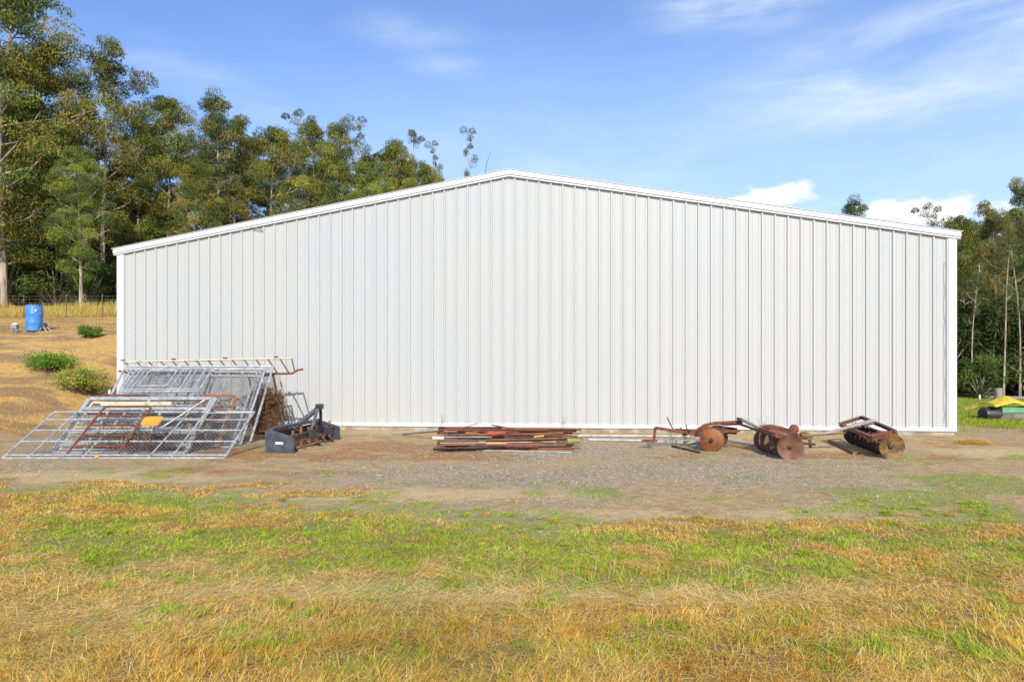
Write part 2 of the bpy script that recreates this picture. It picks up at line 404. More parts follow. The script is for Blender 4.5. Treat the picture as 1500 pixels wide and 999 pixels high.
def ground():
    xs = np.concatenate([-np.geomspace(400, 30, 24), np.arange(-29, -13, .5), np.arange(-13, 13, .075), np.arange(13, 30, .5), np.geomspace(30, 400, 24)])
    ys = np.concatenate([-np.geomspace(200, 2, 14), np.arange(-1.5, 2, .5), np.arange(2, 17.5, .075), np.arange(17.5, 50, .4), np.geomspace(50, 900, 40)])
    xs = np.unique(np.round(xs, 4)); ys = np.unique(np.round(ys, 4))
    X, Y = np.meshgrid(xs, ys); Z = hz(X, Y)
    mk = masks(X.ravel(), Y.ravel())
    nx, ny = len(xs), len(ys)
    i = np.arange(nx * ny).reshape(ny, nx)
    q = np.stack([i[:-1, :-1], i[:-1, 1:], i[1:, 1:], i[1:, :-1]], -1).reshape(-1, 4)
    me = fast_mesh('ground', np.stack([X.ravel(), Y.ravel(), Z.ravel()], 1), q,
                   np.stack([mk['green'], mk['grav'], mk['yard']], 1), attr='m1')
    a = me.attributes.new('m2', 'FLOAT_COLOR', 'POINT'); c = np.ones((nx * ny, 4), np.float32)
    c[:, 0] = mk['rust']; c[:, 1] = mk['tan']; c[:, 2] = mk['pale'] * (1 - mk['hill']); a.data.foreach_set('color', c.ravel())
    a = me.attributes.new('m3', 'FLOAT_COLOR', 'POINT'); c = np.ones((nx * ny, 4), np.float32)
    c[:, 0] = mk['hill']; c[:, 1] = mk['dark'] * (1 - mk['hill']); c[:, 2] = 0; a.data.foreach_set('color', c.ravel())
    me.shade_smooth()
    m, g, b, o = newmat('yard_ground')
    co = g.new('ShaderNodeTexCoord').outputs['Object']
    def at(n):
        x = g.new('ShaderNodeAttribute'); x.attribute_name = n; s = g.new('ShaderNodeSeparateColor'); g.l.new(x.outputs['Color'], s.inputs[0]); return s.outputs
    m1, m2, m3 = at('m1'), at('m2'), at('m3')
    n1 = g.noise(co, 1.1, 6, .6); n2 = g.noise(co, 7, 6, .65); n3 = g.noise(co, 38, 5, .7); n4 = g.noise(co, 120, 3, .7)
    straw = g.noise(g.mapping(co, scale=(22, 60, 22)), 1.0, 4, .7, 1.5)
    soil = g.mix(g.rng(n2, .35, .68), (.41, .27, .125), (.58, .41, .20))
    soil = g.mix(g.rng(n3, .48, .72), soil, (.62, .48, .33))
    soil = g.mix(g.rng(n1, .55, .7), soil, (.34, .20, .10))
    vor = g.new('ShaderNodeTexVoronoi'); g.l.new(co, vor.inputs['Vector']); vor.inputs['Scale'].default_value = 38
    vs = g.new('ShaderNodeSeparateColor'); g.l.new(vor.outputs['Color'], vs.inputs[0])
    gravel = g.ramp(vs.outputs[0], [(0, (.15, .12, .085)), (.3, (.35, .285, .20)), (.6, (.45, .36, .245)), (.88, (.56, .46, .325)), (1, (.76, .68, .53))])
    gravel = g.mix(g.rng(n2, .5, .78), gravel, (.36, .27, .19))
    c = g.mix(g.math('MULTIPLY', m1[1], g.rng(n3, .25, .5)), soil, gravel)
    c = g.mix(g.math('MULTIPLY', m2[1], g.rng(n2, .2, .7, .3, .9)), c, g.mix(g.rng(n3, .3, .7), (.60, .43, .22), (.76, .57, .32)))
    c = g.mix(g.math('MULTIPLY', m2[0], g.rng(n3, .35, .62)), c, g.mix(g.rng(n2, .3, .7), (.50, .19, .05), (.30, .11, .045)))
    c = g.mix(g.math('MULTIPLY', g.rng(straw, .60, .70), .55), c, (.62, .47, .28))
    # thatch beneath the grass
    th = g.mix(g.rng(straw, .38, .70), (.20, .115, .045), (.62, .42, .14))
    th = g.mix(g.rng(n3, .5, .75), th, (.20, .13, .07))
    th = g.mix(m3[1], th, (.27, .20, .07))
    th = g.mix(g.math('MULTIPLY', m2[2], .7), th, (.78, .58, .26))
    notyard = g.math('SUBTRACT', 1.0, m1[2])
    c = g.mix(notyard, c, th)
    c = g.mix(g.math('MULTIPLY', m1[0], .55), c, (.24, .30, .05))
    # dry hillside
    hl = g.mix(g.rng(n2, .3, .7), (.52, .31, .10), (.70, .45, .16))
    hl = g.mix(g.rng(g.noise(g.mapping(co, scale=(.22, .6, 1), rot=(0, 0, R(20))), 1.6, 5, .6), .44, .58), hl, (.33, .20, .11))  # dark streaks coloured into the slope, standing in for tree shadows
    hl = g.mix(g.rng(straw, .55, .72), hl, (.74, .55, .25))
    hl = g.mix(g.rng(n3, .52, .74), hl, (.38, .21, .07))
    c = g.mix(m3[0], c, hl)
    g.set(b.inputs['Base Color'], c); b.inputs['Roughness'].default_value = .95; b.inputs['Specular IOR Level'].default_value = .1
    bn = g.new('ShaderNodeBump'); bn.inputs['Strength'].default_value = .8; bn.inputs['Distance'].default_value = .03
    hh = g.math('ADD', g.math('MULTIPLY', n3, .8), g.math('MULTIPLY', vs.outputs[0], .5)); hh = g.math('ADD', hh, g.math('MULTIPLY', n2, 1.6))
    g.l.new(hh, bn.inputs['Height']); g.l.new(bn.outputs[0], b.inputs['Normal'])
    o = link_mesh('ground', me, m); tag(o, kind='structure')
ground()

# ------------------------------------------------------------------ the shed
ZE, ZP, TB = 4.72, 6.50, .17          # rake trim top at eaves and ridge, trim band
def ztop(s): return ZE + (ZP - ZE) * (1 - abs(s - LW / 2) / (LW / 2))
def WP(s, out, z): return CL + E * s + N * out + Vector((0, 0, z))
def shed():
    t = thing('metal_shed', 'big white ribbed metal shed with low gable', 'shed', CL + E * (LW / 2))
    n_rib = 70; p = LW / n_rib; RH = .038
    prof = []
    for i in range(n_rib):
        b0 = i * p
        for (u, h) in [(0, 0), (.20, 0), (.215, .006), (.245, .006), (.26, 0)]: prof.append((b0 + u * p * .98, h))
        for (u, h) in [(.385, 0), (.43, RH), (.545, RH), (.59, 0)]: prof.append((b0 + u * p, h))
        for (u, h) in [(.72, 0), (.735, .006), (.765, .006), (.78, 0)]: prof.append((b0 + u * p, h))
    prof.append((LW, 0))
    m = MB(); vs = []; rows = 2
    for (s, h) in prof: vs += [WP(s, h, .03), WP(s, h, ztop(s) - TB + .03)]
    m.add(vs, [(2 * i, 2 * i + 2, 2 * i + 3, 2 * i + 1) for i in range(len(prof) - 1)])
    m.build('front_wall', M['wall'], t)
    # screw heads: lap seams on every third rib, and girt lines
    sm = MB()
    def screw(s, z, h):
        c = WP(s, h, z); r = .010
        sm.add([c + E * r, c + Vector((0, 0, r)), c - E * r, c - Vector((0, 0, r)), c + N * .006],
               [(0, 1, 4), (1, 2, 4), (2, 3, 4), (3, 0, 4)])
    for i in range(n_rib):
        sR = (i + .4875) * p
        if i % 3 == 1:
            z = .4
            while z < ztop(sR) - .45: screw(sR + .02, z, RH); z += .5
        for zg in (1.55, 3.05, 4.3, 5.4):
            if zg < ztop(sR) - .4: screw(sR + .05, zg, .0)
        screw(sR + .055, .16, .0)
    sm.build('screw_heads', M['screw'], t)['kind'] = 'stuff'
    # base angle, footing
    m = MB(); m.beam(WP(-.02, .026, .045), WP(LW + .02, .026, .045), .06, .085, bev=.05); m.build('base_trim', M['trim'], t)
    m = MB(); m.beam(WP(.0, -.15, -.25), WP(LW, -.15, -.25), .34, .496, bev=.02); m.build('footing', M['concrete'], t)
    # corner flashings
    for s0, s1 in ((-.05, .135), (LW - .135, LW + .05)):
        m = MB(); m.beam(WP((s0 + s1) / 2, .02, .0), WP((s0 + s1) / 2, .02, ztop(s0 if s0 > 1 else s1) - TB + .01), abs(s1 - s0), .052, up=N, bev=.1)
        m.build('corner_trim', M['trim'], t)
    # old sealant bead beside the right corner
    m = MB(); m.tube([WP(LW - .22 + .012 * math.sin(k * 1.7), .006, .2 + k * .2) for k in range(20)], .007, 5); m.build('seam_strip', M['screw'], t)
    # rake trims: deep upper face, slim drip lip below
    for a, b in ((-.12, LW / 2), (LW / 2, LW + .12)):
        m = MB()
        def band(z_hi, z_lo, o_in, o_out):
            vs = []
            for s in (a, b):
                zt = ztop(s)
                vs += [WP(s, o_in, zt - z_lo), WP(s, o_out, zt - z_lo), WP(s, o_out, zt - z_hi), WP(s, o_in, zt - z_hi)]
            m.add(vs, [(0, 1, 5, 4), (1, 2, 6, 5), (2, 3, 7, 6), (3, 0, 4, 7), (3, 2, 1, 0), (4, 5, 6, 7)])
        band(0, .122, -.10, .10); band(.125, .168, -.05, .075)
        m.build('rake_trim', M['trim'], t)
    # dark sheet edge above the trim
    m = MB()
    for sgn in (0, 1):
        a, b = (-.16, LW / 2) if sgn == 0 else (LW / 2, LW + .16)
        vs = []
        for s in (a, b):
            zt = ztop(s) + .003; vs += [WP(s, .118, zt), WP(s, -DEPTH, zt), WP(s, -DEPTH, zt + .014), WP(s, .118, zt + .014)]
        m.add(vs, [(0, 1, 5, 4), (1, 2, 6, 5), (2, 3, 7, 6), (3, 0, 4, 7), (3, 2, 1, 0), (4, 5, 6, 7)])
        for k in range(36):      # roof ribs run up the slope
            oo = -.3 - k * (DEPTH - .6) / 35
            m.beam(WP(a, oo, ztop(a) + .03), WP(b, oo, ztop(b) + .03), .05, .03)
    m.build('roof', M['roof'], t)
    # sides and back
    for s, sg in ((0.0, -1), (LW, 1)):
        m = MB(); m.add([WP(s, 0, .03), WP(s, -DEPTH, .03), WP(s, -DEPTH, ztop(s) - .02), WP(s, 0, ztop(s) - .02)], [(0, 1, 2, 3)])
        k = .3
        while k < DEPTH:
            m.beam(WP(s + sg * .014, -k, .05), WP(s + sg * .014, -k, ztop(s) - .05), .05, .03, up=E); k += .305
        m.build('side_wall', M['wall'], t)
    m = MB(); m.add([WP(0, -DEPTH, 0), WP(LW, -DEPTH, 0), WP(LW, -DEPTH, ztop(LW) - .02), WP(LW / 2, -DEPTH, ztop(LW / 2) - .02), WP(0, -DEPTH, ztop(0) - .02)], [(0, 1, 2, 3, 4)])
    m.build('back_wall', M['wall'], t)
    m = MB(); sC = 3.75
    m.tube([WP(sC, .08, ztop(sC) - .165), WP(sC + .12, .095, ztop(sC) - .17), WP(sC + .27, .07, ztop(sC) - .21), WP(sC + .32, .03, ztop(sC) - .27)], .011, 6)
    m.build('cable_stub', M['grey_paint'], t)
    b = P(709, 252, 24); m = MB(); m.tube([b + Vector((0, 0, -.35)), P(713, 240, 24), P(719, 222, 24)], [.012, .009, .005], 6)
    solo(m, 'whip_antenna', M['black'], 'thin dark whip antenna standing up behind the shed roof', 'antenna')
shed()

# ------------------------------------------------------------------ trees
def leaf_cloud(cent, rad, n, size, base_col, rng, droop=1.0, squash=.6, shell=.35):
    """n rhombus leaves round centre; returns verts (n,4,3), colours (n,3)"""
    d = rng.normal(size=(n, 3)); d /= np.linalg.norm(d, axis=1)[:, None]
    r = rad * (shell + (1 - shell) * rng.random(n)) ** (.6)
    p = d * r[:, None]; p[:, 2] *= squash
    p[:, 2] -= .35 * (p[:, 0] ** 2 + p[:, 1] ** 2) / rad       # umbrella droop
    p += cent
    ax = rng.normal(size=(n, 3)) * .55; ax[:, 2] -= droop; ax /= np.linalg.norm(ax, axis=1)[:, None]
    si = np.cross(ax, rng.normal(size=(n, 3))); si /= np.linalg.norm(si, axis=1)[:, None]
    L = size * (.6 + .8 * rng.random(n))[:, None]; Wd = L * .14
    v = np.stack([p, p + ax * L * .45 + si * Wd, p + ax * L, p + ax * L * .45 - si * Wd], 1)
    c = base_col * (.75 + .5 * rng.random((n, 1)))
    return v, c

def make_tree(seed, H, base=.35, spread=2.4, clumps=60, leaves=230, lsize=.145, lean=0.0, top=1.0, hue=0, rad=(.55, 1.05), trunk_r=None, fork=0):
    leaves = int(leaves * 2.6); clumps = int(clumps * 1.75); rad = (rad[0] * .62, rad[1] * .78)
    rng = np.random.default_rng(seed); rn = random.Random(seed)
    root = bpy.data.objects.new('eucalyptus_tree', None); COL.objects.link(root)
    tm = MB(); tr = trunk_r or H * .0085
    la = rn.uniform(0, 6.28); pts = []
    K = 9
    for i in range(K):
        t = i / (K - 1); w = .035 * H * t
        pts.append(Vector((math.sin(t * 5 + la) * w * .5 + lean * H * t * t, math.cos(t * 4 + la) * w * .4, t * H * .96 - .3)))
    def trunk_at(t):
        f = max(0, min(.9999, t)) * (K - 1); i = int(f); return pts[i].lerp(pts[i + 1], f - i)
    tm.tube(pts, [max(.035, tr * (1.25 if i == 0 else 1) * (1 - .86 * i / (K - 1))) for i in range(K)], 7)
    V, C = [], []
    pal = np.array([[.125, .120, .022], [.085, .105, .020], [.165, .135, .028], [.060, .082, .020], [.135, .145, .026]])
    if hue == 1: pal = np.array([[.125, .155, .026], [.090, .120, .025], [.155, .175, .03], [.06, .085, .025]])
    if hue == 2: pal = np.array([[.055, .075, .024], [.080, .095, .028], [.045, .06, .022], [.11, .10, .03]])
    if hue == 3: pal = np.array([[.150, .120, .030], [.100, .105, .022], [.125, .120, .025], [.085, .080, .025]])
    nl = max(6, int(clumps / 4.2)); made = 0
    for k in range(nl):
        t = base + (1 - base) * ((k + rn.random() * .6) / nl) ** .9
        t = min(t, .97); a = k * 2.4 + rn.uniform(-.5, .5)
        b = trunk_at(t)
        env = math.sin(math.pi * min(1, max(.12, (t - base) / (1 - base) * .82 + .14))) ** .7 if t < .9 else .45
        ln = spread * env * rn.uniform(.55, 1.15)
        up = rn.uniform(.35, 1.0) * (1.0 if t < .85 else 1.5)
        dv = Vector((math.cos(a), math.sin(a), up)).normalized()
        mid = b + dv * ln * .55 + Vector((0, 0, -.05 * ln)); tip = b + dv * ln + Vector((rn.uniform(-.2, .2), rn.uniform(-.2, .2), .12 * ln))
        r0 = tr * (1 - .86 * t) * .55
        tm.tube([b, mid, tip], [max(r0 * 1.2, .04), max(r0 * .8, .03), .015], 5, cap=False)
        cnt = max(2, int(clumps / nl * rn.uniform(.7, 1.35)))
        for j in range(cnt):
            f = rn.uniform(.45, 1.05); c0 = b.lerp(tip, f) + Vector((rn.gauss(0, .32), rn.gauss(0, .32), rn.gauss(0, .35))) * (ln * .35 + .25)
            tm.tube([b.lerp(tip, f * .8), c0], [.022, .009], 4, cap=False)
            rr = rn.uniform(*rad) * (.75 if t > .88 else 1)
            col = pal[rn.randrange(len(pal))] * rn.uniform(1.1, 2.1)
            v, c = leaf_cloud(np.array(c0), rr, int(leaves * (rr / .8) ** 2 * rn.uniform(.6, 1.2)), lsize, col, rng, squash=rn.uniform(.45, 1.1))
            V.append(v); C.append(c)
    for j in range(int(4 * top) + 1):      # leader tufts
        c0 = np.array(trunk_at(1)) + rng.normal(size=3) * np.array([.35, .35, .3]) * (1 + .15 * H / 10)
        v, c = leaf_cloud(c0, rn.uniform(.35, .7), int(leaves * .55), lsize, pal[1] * rn.uniform(.9, 1.6), rng, squash=.6); V.append(v); C.append(c)
    tk = tm.build('trunk', M['bark'], None, True); tk.parent = root
    v = np.concatenate(V); c = np.concatenate(C); n = len(v)
    me = fast_mesh('crown', v.reshape(-1, 3), np.arange(4 * n).reshape(-1, 4), np.repeat(c, 4, 0))
    cr = link_mesh('crown', me, M['leaf'], root)
    root['H'] = H
    return root
def copy_tree(src):
    r = src.copy(); COL.objects.link(r)
    for ch in [o for o in src.children]:
        c = ch.copy(); COL.objects.link(c); c.parent = r
    return r

def make_thicket(seed, H=4.0, spread=2.2, hue=2, n=26, leaves=260, size=.24):
    """multi-stemmed understorey tree, leafy almost to the ground"""
    rng = np.random.default_rng(seed); rn = random.Random(seed)
    root = bpy.data.objects.new('understorey_tree', None); COL.objects.link(root)
    tm = MB(); V, C = [], []
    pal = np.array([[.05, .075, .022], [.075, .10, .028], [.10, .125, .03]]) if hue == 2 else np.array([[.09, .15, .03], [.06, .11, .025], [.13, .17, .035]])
    for k in range(n):
        a = rn.uniform(0, 6.28); z = H * rn.uniform(.12, 1) ; rr = spread * math.sqrt(rn.random()) * (1.15 - .6 * z / H)
        c0 = Vector((rr * math.cos(a), rr * math.sin(a), z))
        tm.tube([(rn.uniform(-.15, .15), rn.uniform(-.15, .15), -.2), (c0.x * .5, c0.y * .5, z * .55), c0], [.06, .035, .01], 5, cap=False)
        r_ = rn.uniform(.5, .95) * (H / 4) ** .4
        v, c = leaf_cloud(np.array(c0), r_, int(leaves * r_ / .7), size, pal[rn.randrange(3)] * rn.uniform(.6, 1.25), rng, droop=.3, squash=.8, shell=.15); V.append(v); C.append(c)
    tk = tm.build('trunk', M['bark'], None, True); tk.parent = root
    v = np.concatenate(V); c = np.concatenate(C); m = len(v)
    link_mesh('crown', fast_mesh('crown', v.reshape(-1, 3), np.arange(4 * m).reshape(-1, 4), np.repeat(c, 4, 0)), M['leaf'], root)
    root['H'] = H
    return root

protos = [make_tree(11, 17, .14, 3.0, 110, 250, hue=0), make_tree(12, 17, .22, 2.6, 100, 250, hue=1), make_tree(13, 16, .22, 2.4, 80, 250, hue=3),
          make_tree(14, 15, .28, 2.2, 78, 240, hue=0, lean=.03), make_tree(15, 17, .45, 2.0, 60, 220, hue=2, lean=.05), make_tree(16, 14, .2, 2.6, 85, 250, hue=0)]
dk = [make_tree(17, 17, .16, 2.6, 95, 260, hue=2), make_tree(18, 16, .2, 2.3, 90, 260, hue=2)]  # darker leaf palette: shade inside the wood put into the leaf colour
slim = [make_tree(21, 16, .62, 1.1, 17, 150, hue=2, lean=.06, top=.6, rad=(.35, .65)), make_tree(22, 15, .55, 1.3, 22, 150, hue=2, lean=-.04, top=.6, rad=(.35, .7)),
        make_tree(23, 12, .6, .9, 8, 110, hue=2, lean=.05, top=.2, rad=(.25, .45))]
thick = [make_thicket(31, 4.2, 2.3), make_thicket(32, 5.0, 2.6), make_thicket(33, 4.0, 2.2, hue=1)]
used = set()
def place(src, px, py_top, d, label, group=None, rz=None, wide=1.0, cat='tree'):
    x = (px - CX) / F * d; z0 = h1(x, d); H = HC + (HY - py_top) / F * d - z0
    o = src if src.name not in used else copy_tree(src)
    used.add(src.name)
    s = H / src['H']; o.location = (x, d, z0); o.scale = (s * wide, s * wide, s)
    o.rotation_euler = (0, 0, rz if rz is not None else random.Random(int(px * 7 + d * 13)).uniform(0, 6.28))
    tag(o, label, cat, group)
    return o
pr = protos
FR = 'front row of the eucalyptus grove'
for args in [
    (pr[0], 5, -40, 43, 'tallest eucalyptus at the left border of the photo, running out of the top', 1.1),
    (pr[3], 62, 60, 47, 'eucalyptus second from the left border, its shoulder just below the tallest tree', 1.0),
    (pr[2], 152, 66, 46, 'tall eucalyptus with dark open crown leaning right, left of the shed corner', .95),
    (pr[1], 118, 210, 40, 'bright green eucalyptus with pale twin trunks behind the wire fence', .9),
    (pr[0], 205, 168, 50, 'olive eucalyptus standing just behind the left corner of the shed roof', .85),
    (pr[3], 248, 134, 48, 'wind-bent eucalyptus with rounded top above the left end of the roof', .85),
    (pr[5], 285, 235, 44, 'lower bushy eucalyptus between two taller crowns above the left roof slope', .85),
    (pr[4], 328, 130, 47, 'eucalyptus with two dark topmost tufts against blue sky', .9),
    (pr[2], 345, 165, 49, 'broad brown-green eucalyptus beneath the two dark tufts', .85),
    (pr[5], 400, 180, 50, 'olive eucalyptus directly left of the detached round tuft', .8),
    (slim[1], 424, 148, 53, 'slim eucalyptus with a detached round tuft of leaves on top', .9),
    (pr[3], 462, 176, 50, 'eucalyptus with a domed crown right of the detached tuft', .75),
    (pr[0], 502, 176, 51, 'eucalyptus with pointed olive crown in the middle of the row', .75),
    (slim[0], 524, 170, 55, 'slim eucalyptus with umbrella shaped dark top over the row', .9),
    (pr[1], 545, 232, 46, 'low bright green eucalyptus over the middle of the left roof slope', .8),
    (pr[5], 580, 205, 52, 'rounded eucalyptus where the tree row starts to drop toward the ridge', .7),
    (slim[1], 608, 186, 56, 'slim dark-topped eucalyptus leaning right near the end of the row', .8),
    (pr[3], 625, 232, 50, 'last broad olive eucalyptus before the roof meets the sky', .65),
    (slim[0], 640, 205, 60, 'slim sparse eucalyptus with drooping tufts left of the lone tree', .7),
    (slim[0], 684, 186, 62, 'lone slender eucalyptus standing apart just left of the ridge', .75)]:
    place(*args[:5], group=FR, wide=args[5] * (1.34 if args[0] in pr else 1.05))
# second line closing the grove
BG = 'eucalyptus trees deeper inside the grove'; BL_ = 'eucalyptus deeper in the grove, seen between the front trees'
rn = random.Random(5)
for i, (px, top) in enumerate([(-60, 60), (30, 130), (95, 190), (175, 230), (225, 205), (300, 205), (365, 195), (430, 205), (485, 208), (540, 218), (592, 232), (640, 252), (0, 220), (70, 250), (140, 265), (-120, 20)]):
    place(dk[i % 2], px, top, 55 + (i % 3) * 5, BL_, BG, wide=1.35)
UL = 'dark leafy understorey tree in the shade at the foot of the left grove'
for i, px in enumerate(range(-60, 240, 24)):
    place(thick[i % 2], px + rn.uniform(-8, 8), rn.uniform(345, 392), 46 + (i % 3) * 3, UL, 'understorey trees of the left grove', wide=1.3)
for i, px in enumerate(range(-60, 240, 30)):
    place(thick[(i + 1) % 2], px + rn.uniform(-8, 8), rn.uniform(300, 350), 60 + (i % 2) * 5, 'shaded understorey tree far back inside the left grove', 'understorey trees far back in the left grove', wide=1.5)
place(thick[2], 128, 372, 43, 'bright green young tree in front of the dark grove by the shed corner', wide=.9)
# right-hand wood
for args in [
    (pr[4], 1262, 283, 62, 'dark windblown tree top peeking over the right roof slope', 1.0),
    (slim[1], 1348, 288, 48, 'thin dark tree top with bare twigs above the right roof slope', .8),
    (slim[2], 1388, 306, 52, 'small leafy tree tip directly behind the right end of the roof', 1.3),
    (pr[5], 1412, 312, 44, 'olive tree rising right behind the right corner of the shed', .9),
    (pr[2], 1455, 296, 40, 'golden-olive tree with pale leaning trunk beyond the lawn', .9),
    (pr[0], 1500, 262, 42, 'tallest tree at the right border of the photo', .8),
    (pr[3], 1430, 330, 52, 'tree filling the gap right of the shed corner', .9),
    (pr[4], 1530, 275, 50, 'dark tree cut by the right border of the photo', 1.1)]:
    place(*args[:5], group='trees of the right-hand wood', wide=args[5])
for i, px in enumerate(range(1370, 1640, 24)):
    place(thick[i % 2], px + rn.uniform(-8, 8), rn.uniform(425, 480), 40 + (i % 3) * 4, 'dark leafy understorey tree at the foot of the right-hand wood', 'understorey trees of the right wood', wide=1.15)
for i, px in enumerate(range(1350, 1700, 34)):
    place(thick[(i + 1) % 2], px + rn.uniform(-8, 8), rn.uniform(345, 410), 56 + (i % 2) * 6, 'shaded understorey tree far back in the right-hand wood', 'understorey trees far back in the right wood', wide=1.5)
for i, (px, tp) in enumerate([(1385, 330), (1440, 318), (1490, 300), (1560, 280), (1620, 290)]):
    place(dk[i % 2], px, tp, 60 + i % 2 * 5, 'tree at the back of the right-hand wood, seen between nearer trunks', 'back trees of the right wood', wide=1.2)
for a_ in ((slim[1], 1424, 372, 37.5, 'slender pale trunked tree nearest the shed corner in the right-hand wood', .8), (slim[0], 1470, 345, 36.5, 'slender leaning tree in front of the right-hand wood, behind the wooden post', .8), (slim[1], 1494, 330, 37, 'slender pale trunked tree beside the right border of the photo', .8)):
    place(*a_[:5], group='trees of the right-hand wood', wide=a_[5])
place(thick[2], 1436, 520, 37, 'bright green bush at the dark edge of the right-hand wood', wide=.9, cat='bush')

# ------------------------------------------------------------------ grass and stones
def blade_mesh(name, x, y, h, w, lean, cols, rng, bend=.5, z=None, dirang=None):
    n = len(x); z = hz(x, y) - .004 if z is None else z
    a = rng.random(n) * 6.2832; ld = rng.random(n) * 6.2832 if dirang is None else dirang
    sx, sy = np.cos(a) * w / 2, np.sin(a) * w / 2
    lx, ly = np.cos(ld) * np.sin(lean), np.sin(ld) * np.sin(lean); lz = np.cos(lean)
    m = np.stack([x + lx * h * .5, y + ly * h * .5, z + lz * h * .55], 1)
    k = bend
    t = np.stack([x + lx * h * (1 + k * .35), y + ly * h * (1 + k * .35), z + np.maximum(lz * h * (1 - k * .25), .006)], 1)
    p = np.stack([x, y, z], 1); s = np.stack([sx, sy, 0 * sx], 1)
    v = np.stack([p - s, p + s, m + s * .8, m - s * .8, t], 1).reshape(-1, 3)
    b = 5 * np.arange(n)
    q = np.stack([b, b + 1, b + 2, b + 3], 1); tr = np.stack([b + 3, b + 2, b + 4], 1)
    return fast_mesh(name, v, q, np.repeat(cols, 5, 0), tr)
def pick(rng, pal, n): return np.array(pal)[rng.integers(0, len(pal), n)] * (.78 + .44 * rng.random((n, 1)))
STRAW = [(.76, .48, .085), (.84, .58, .13), (.68, .39, .06), (.86, .66, .23), (.58, .29, .05)]
PALE = [(.86, .67, .28), (.82, .60, .20), (.90, .75, .38)]
GREEN = [(.28, .42, .03), (.36, .50, .035), (.46, .55, .05), (.19, .30, .025), (.56, .54, .08)]
OLIVE = [(.36, .36, .06), (.46, .38, .08), (.28, .30, .05), (.42, .22, .06)]

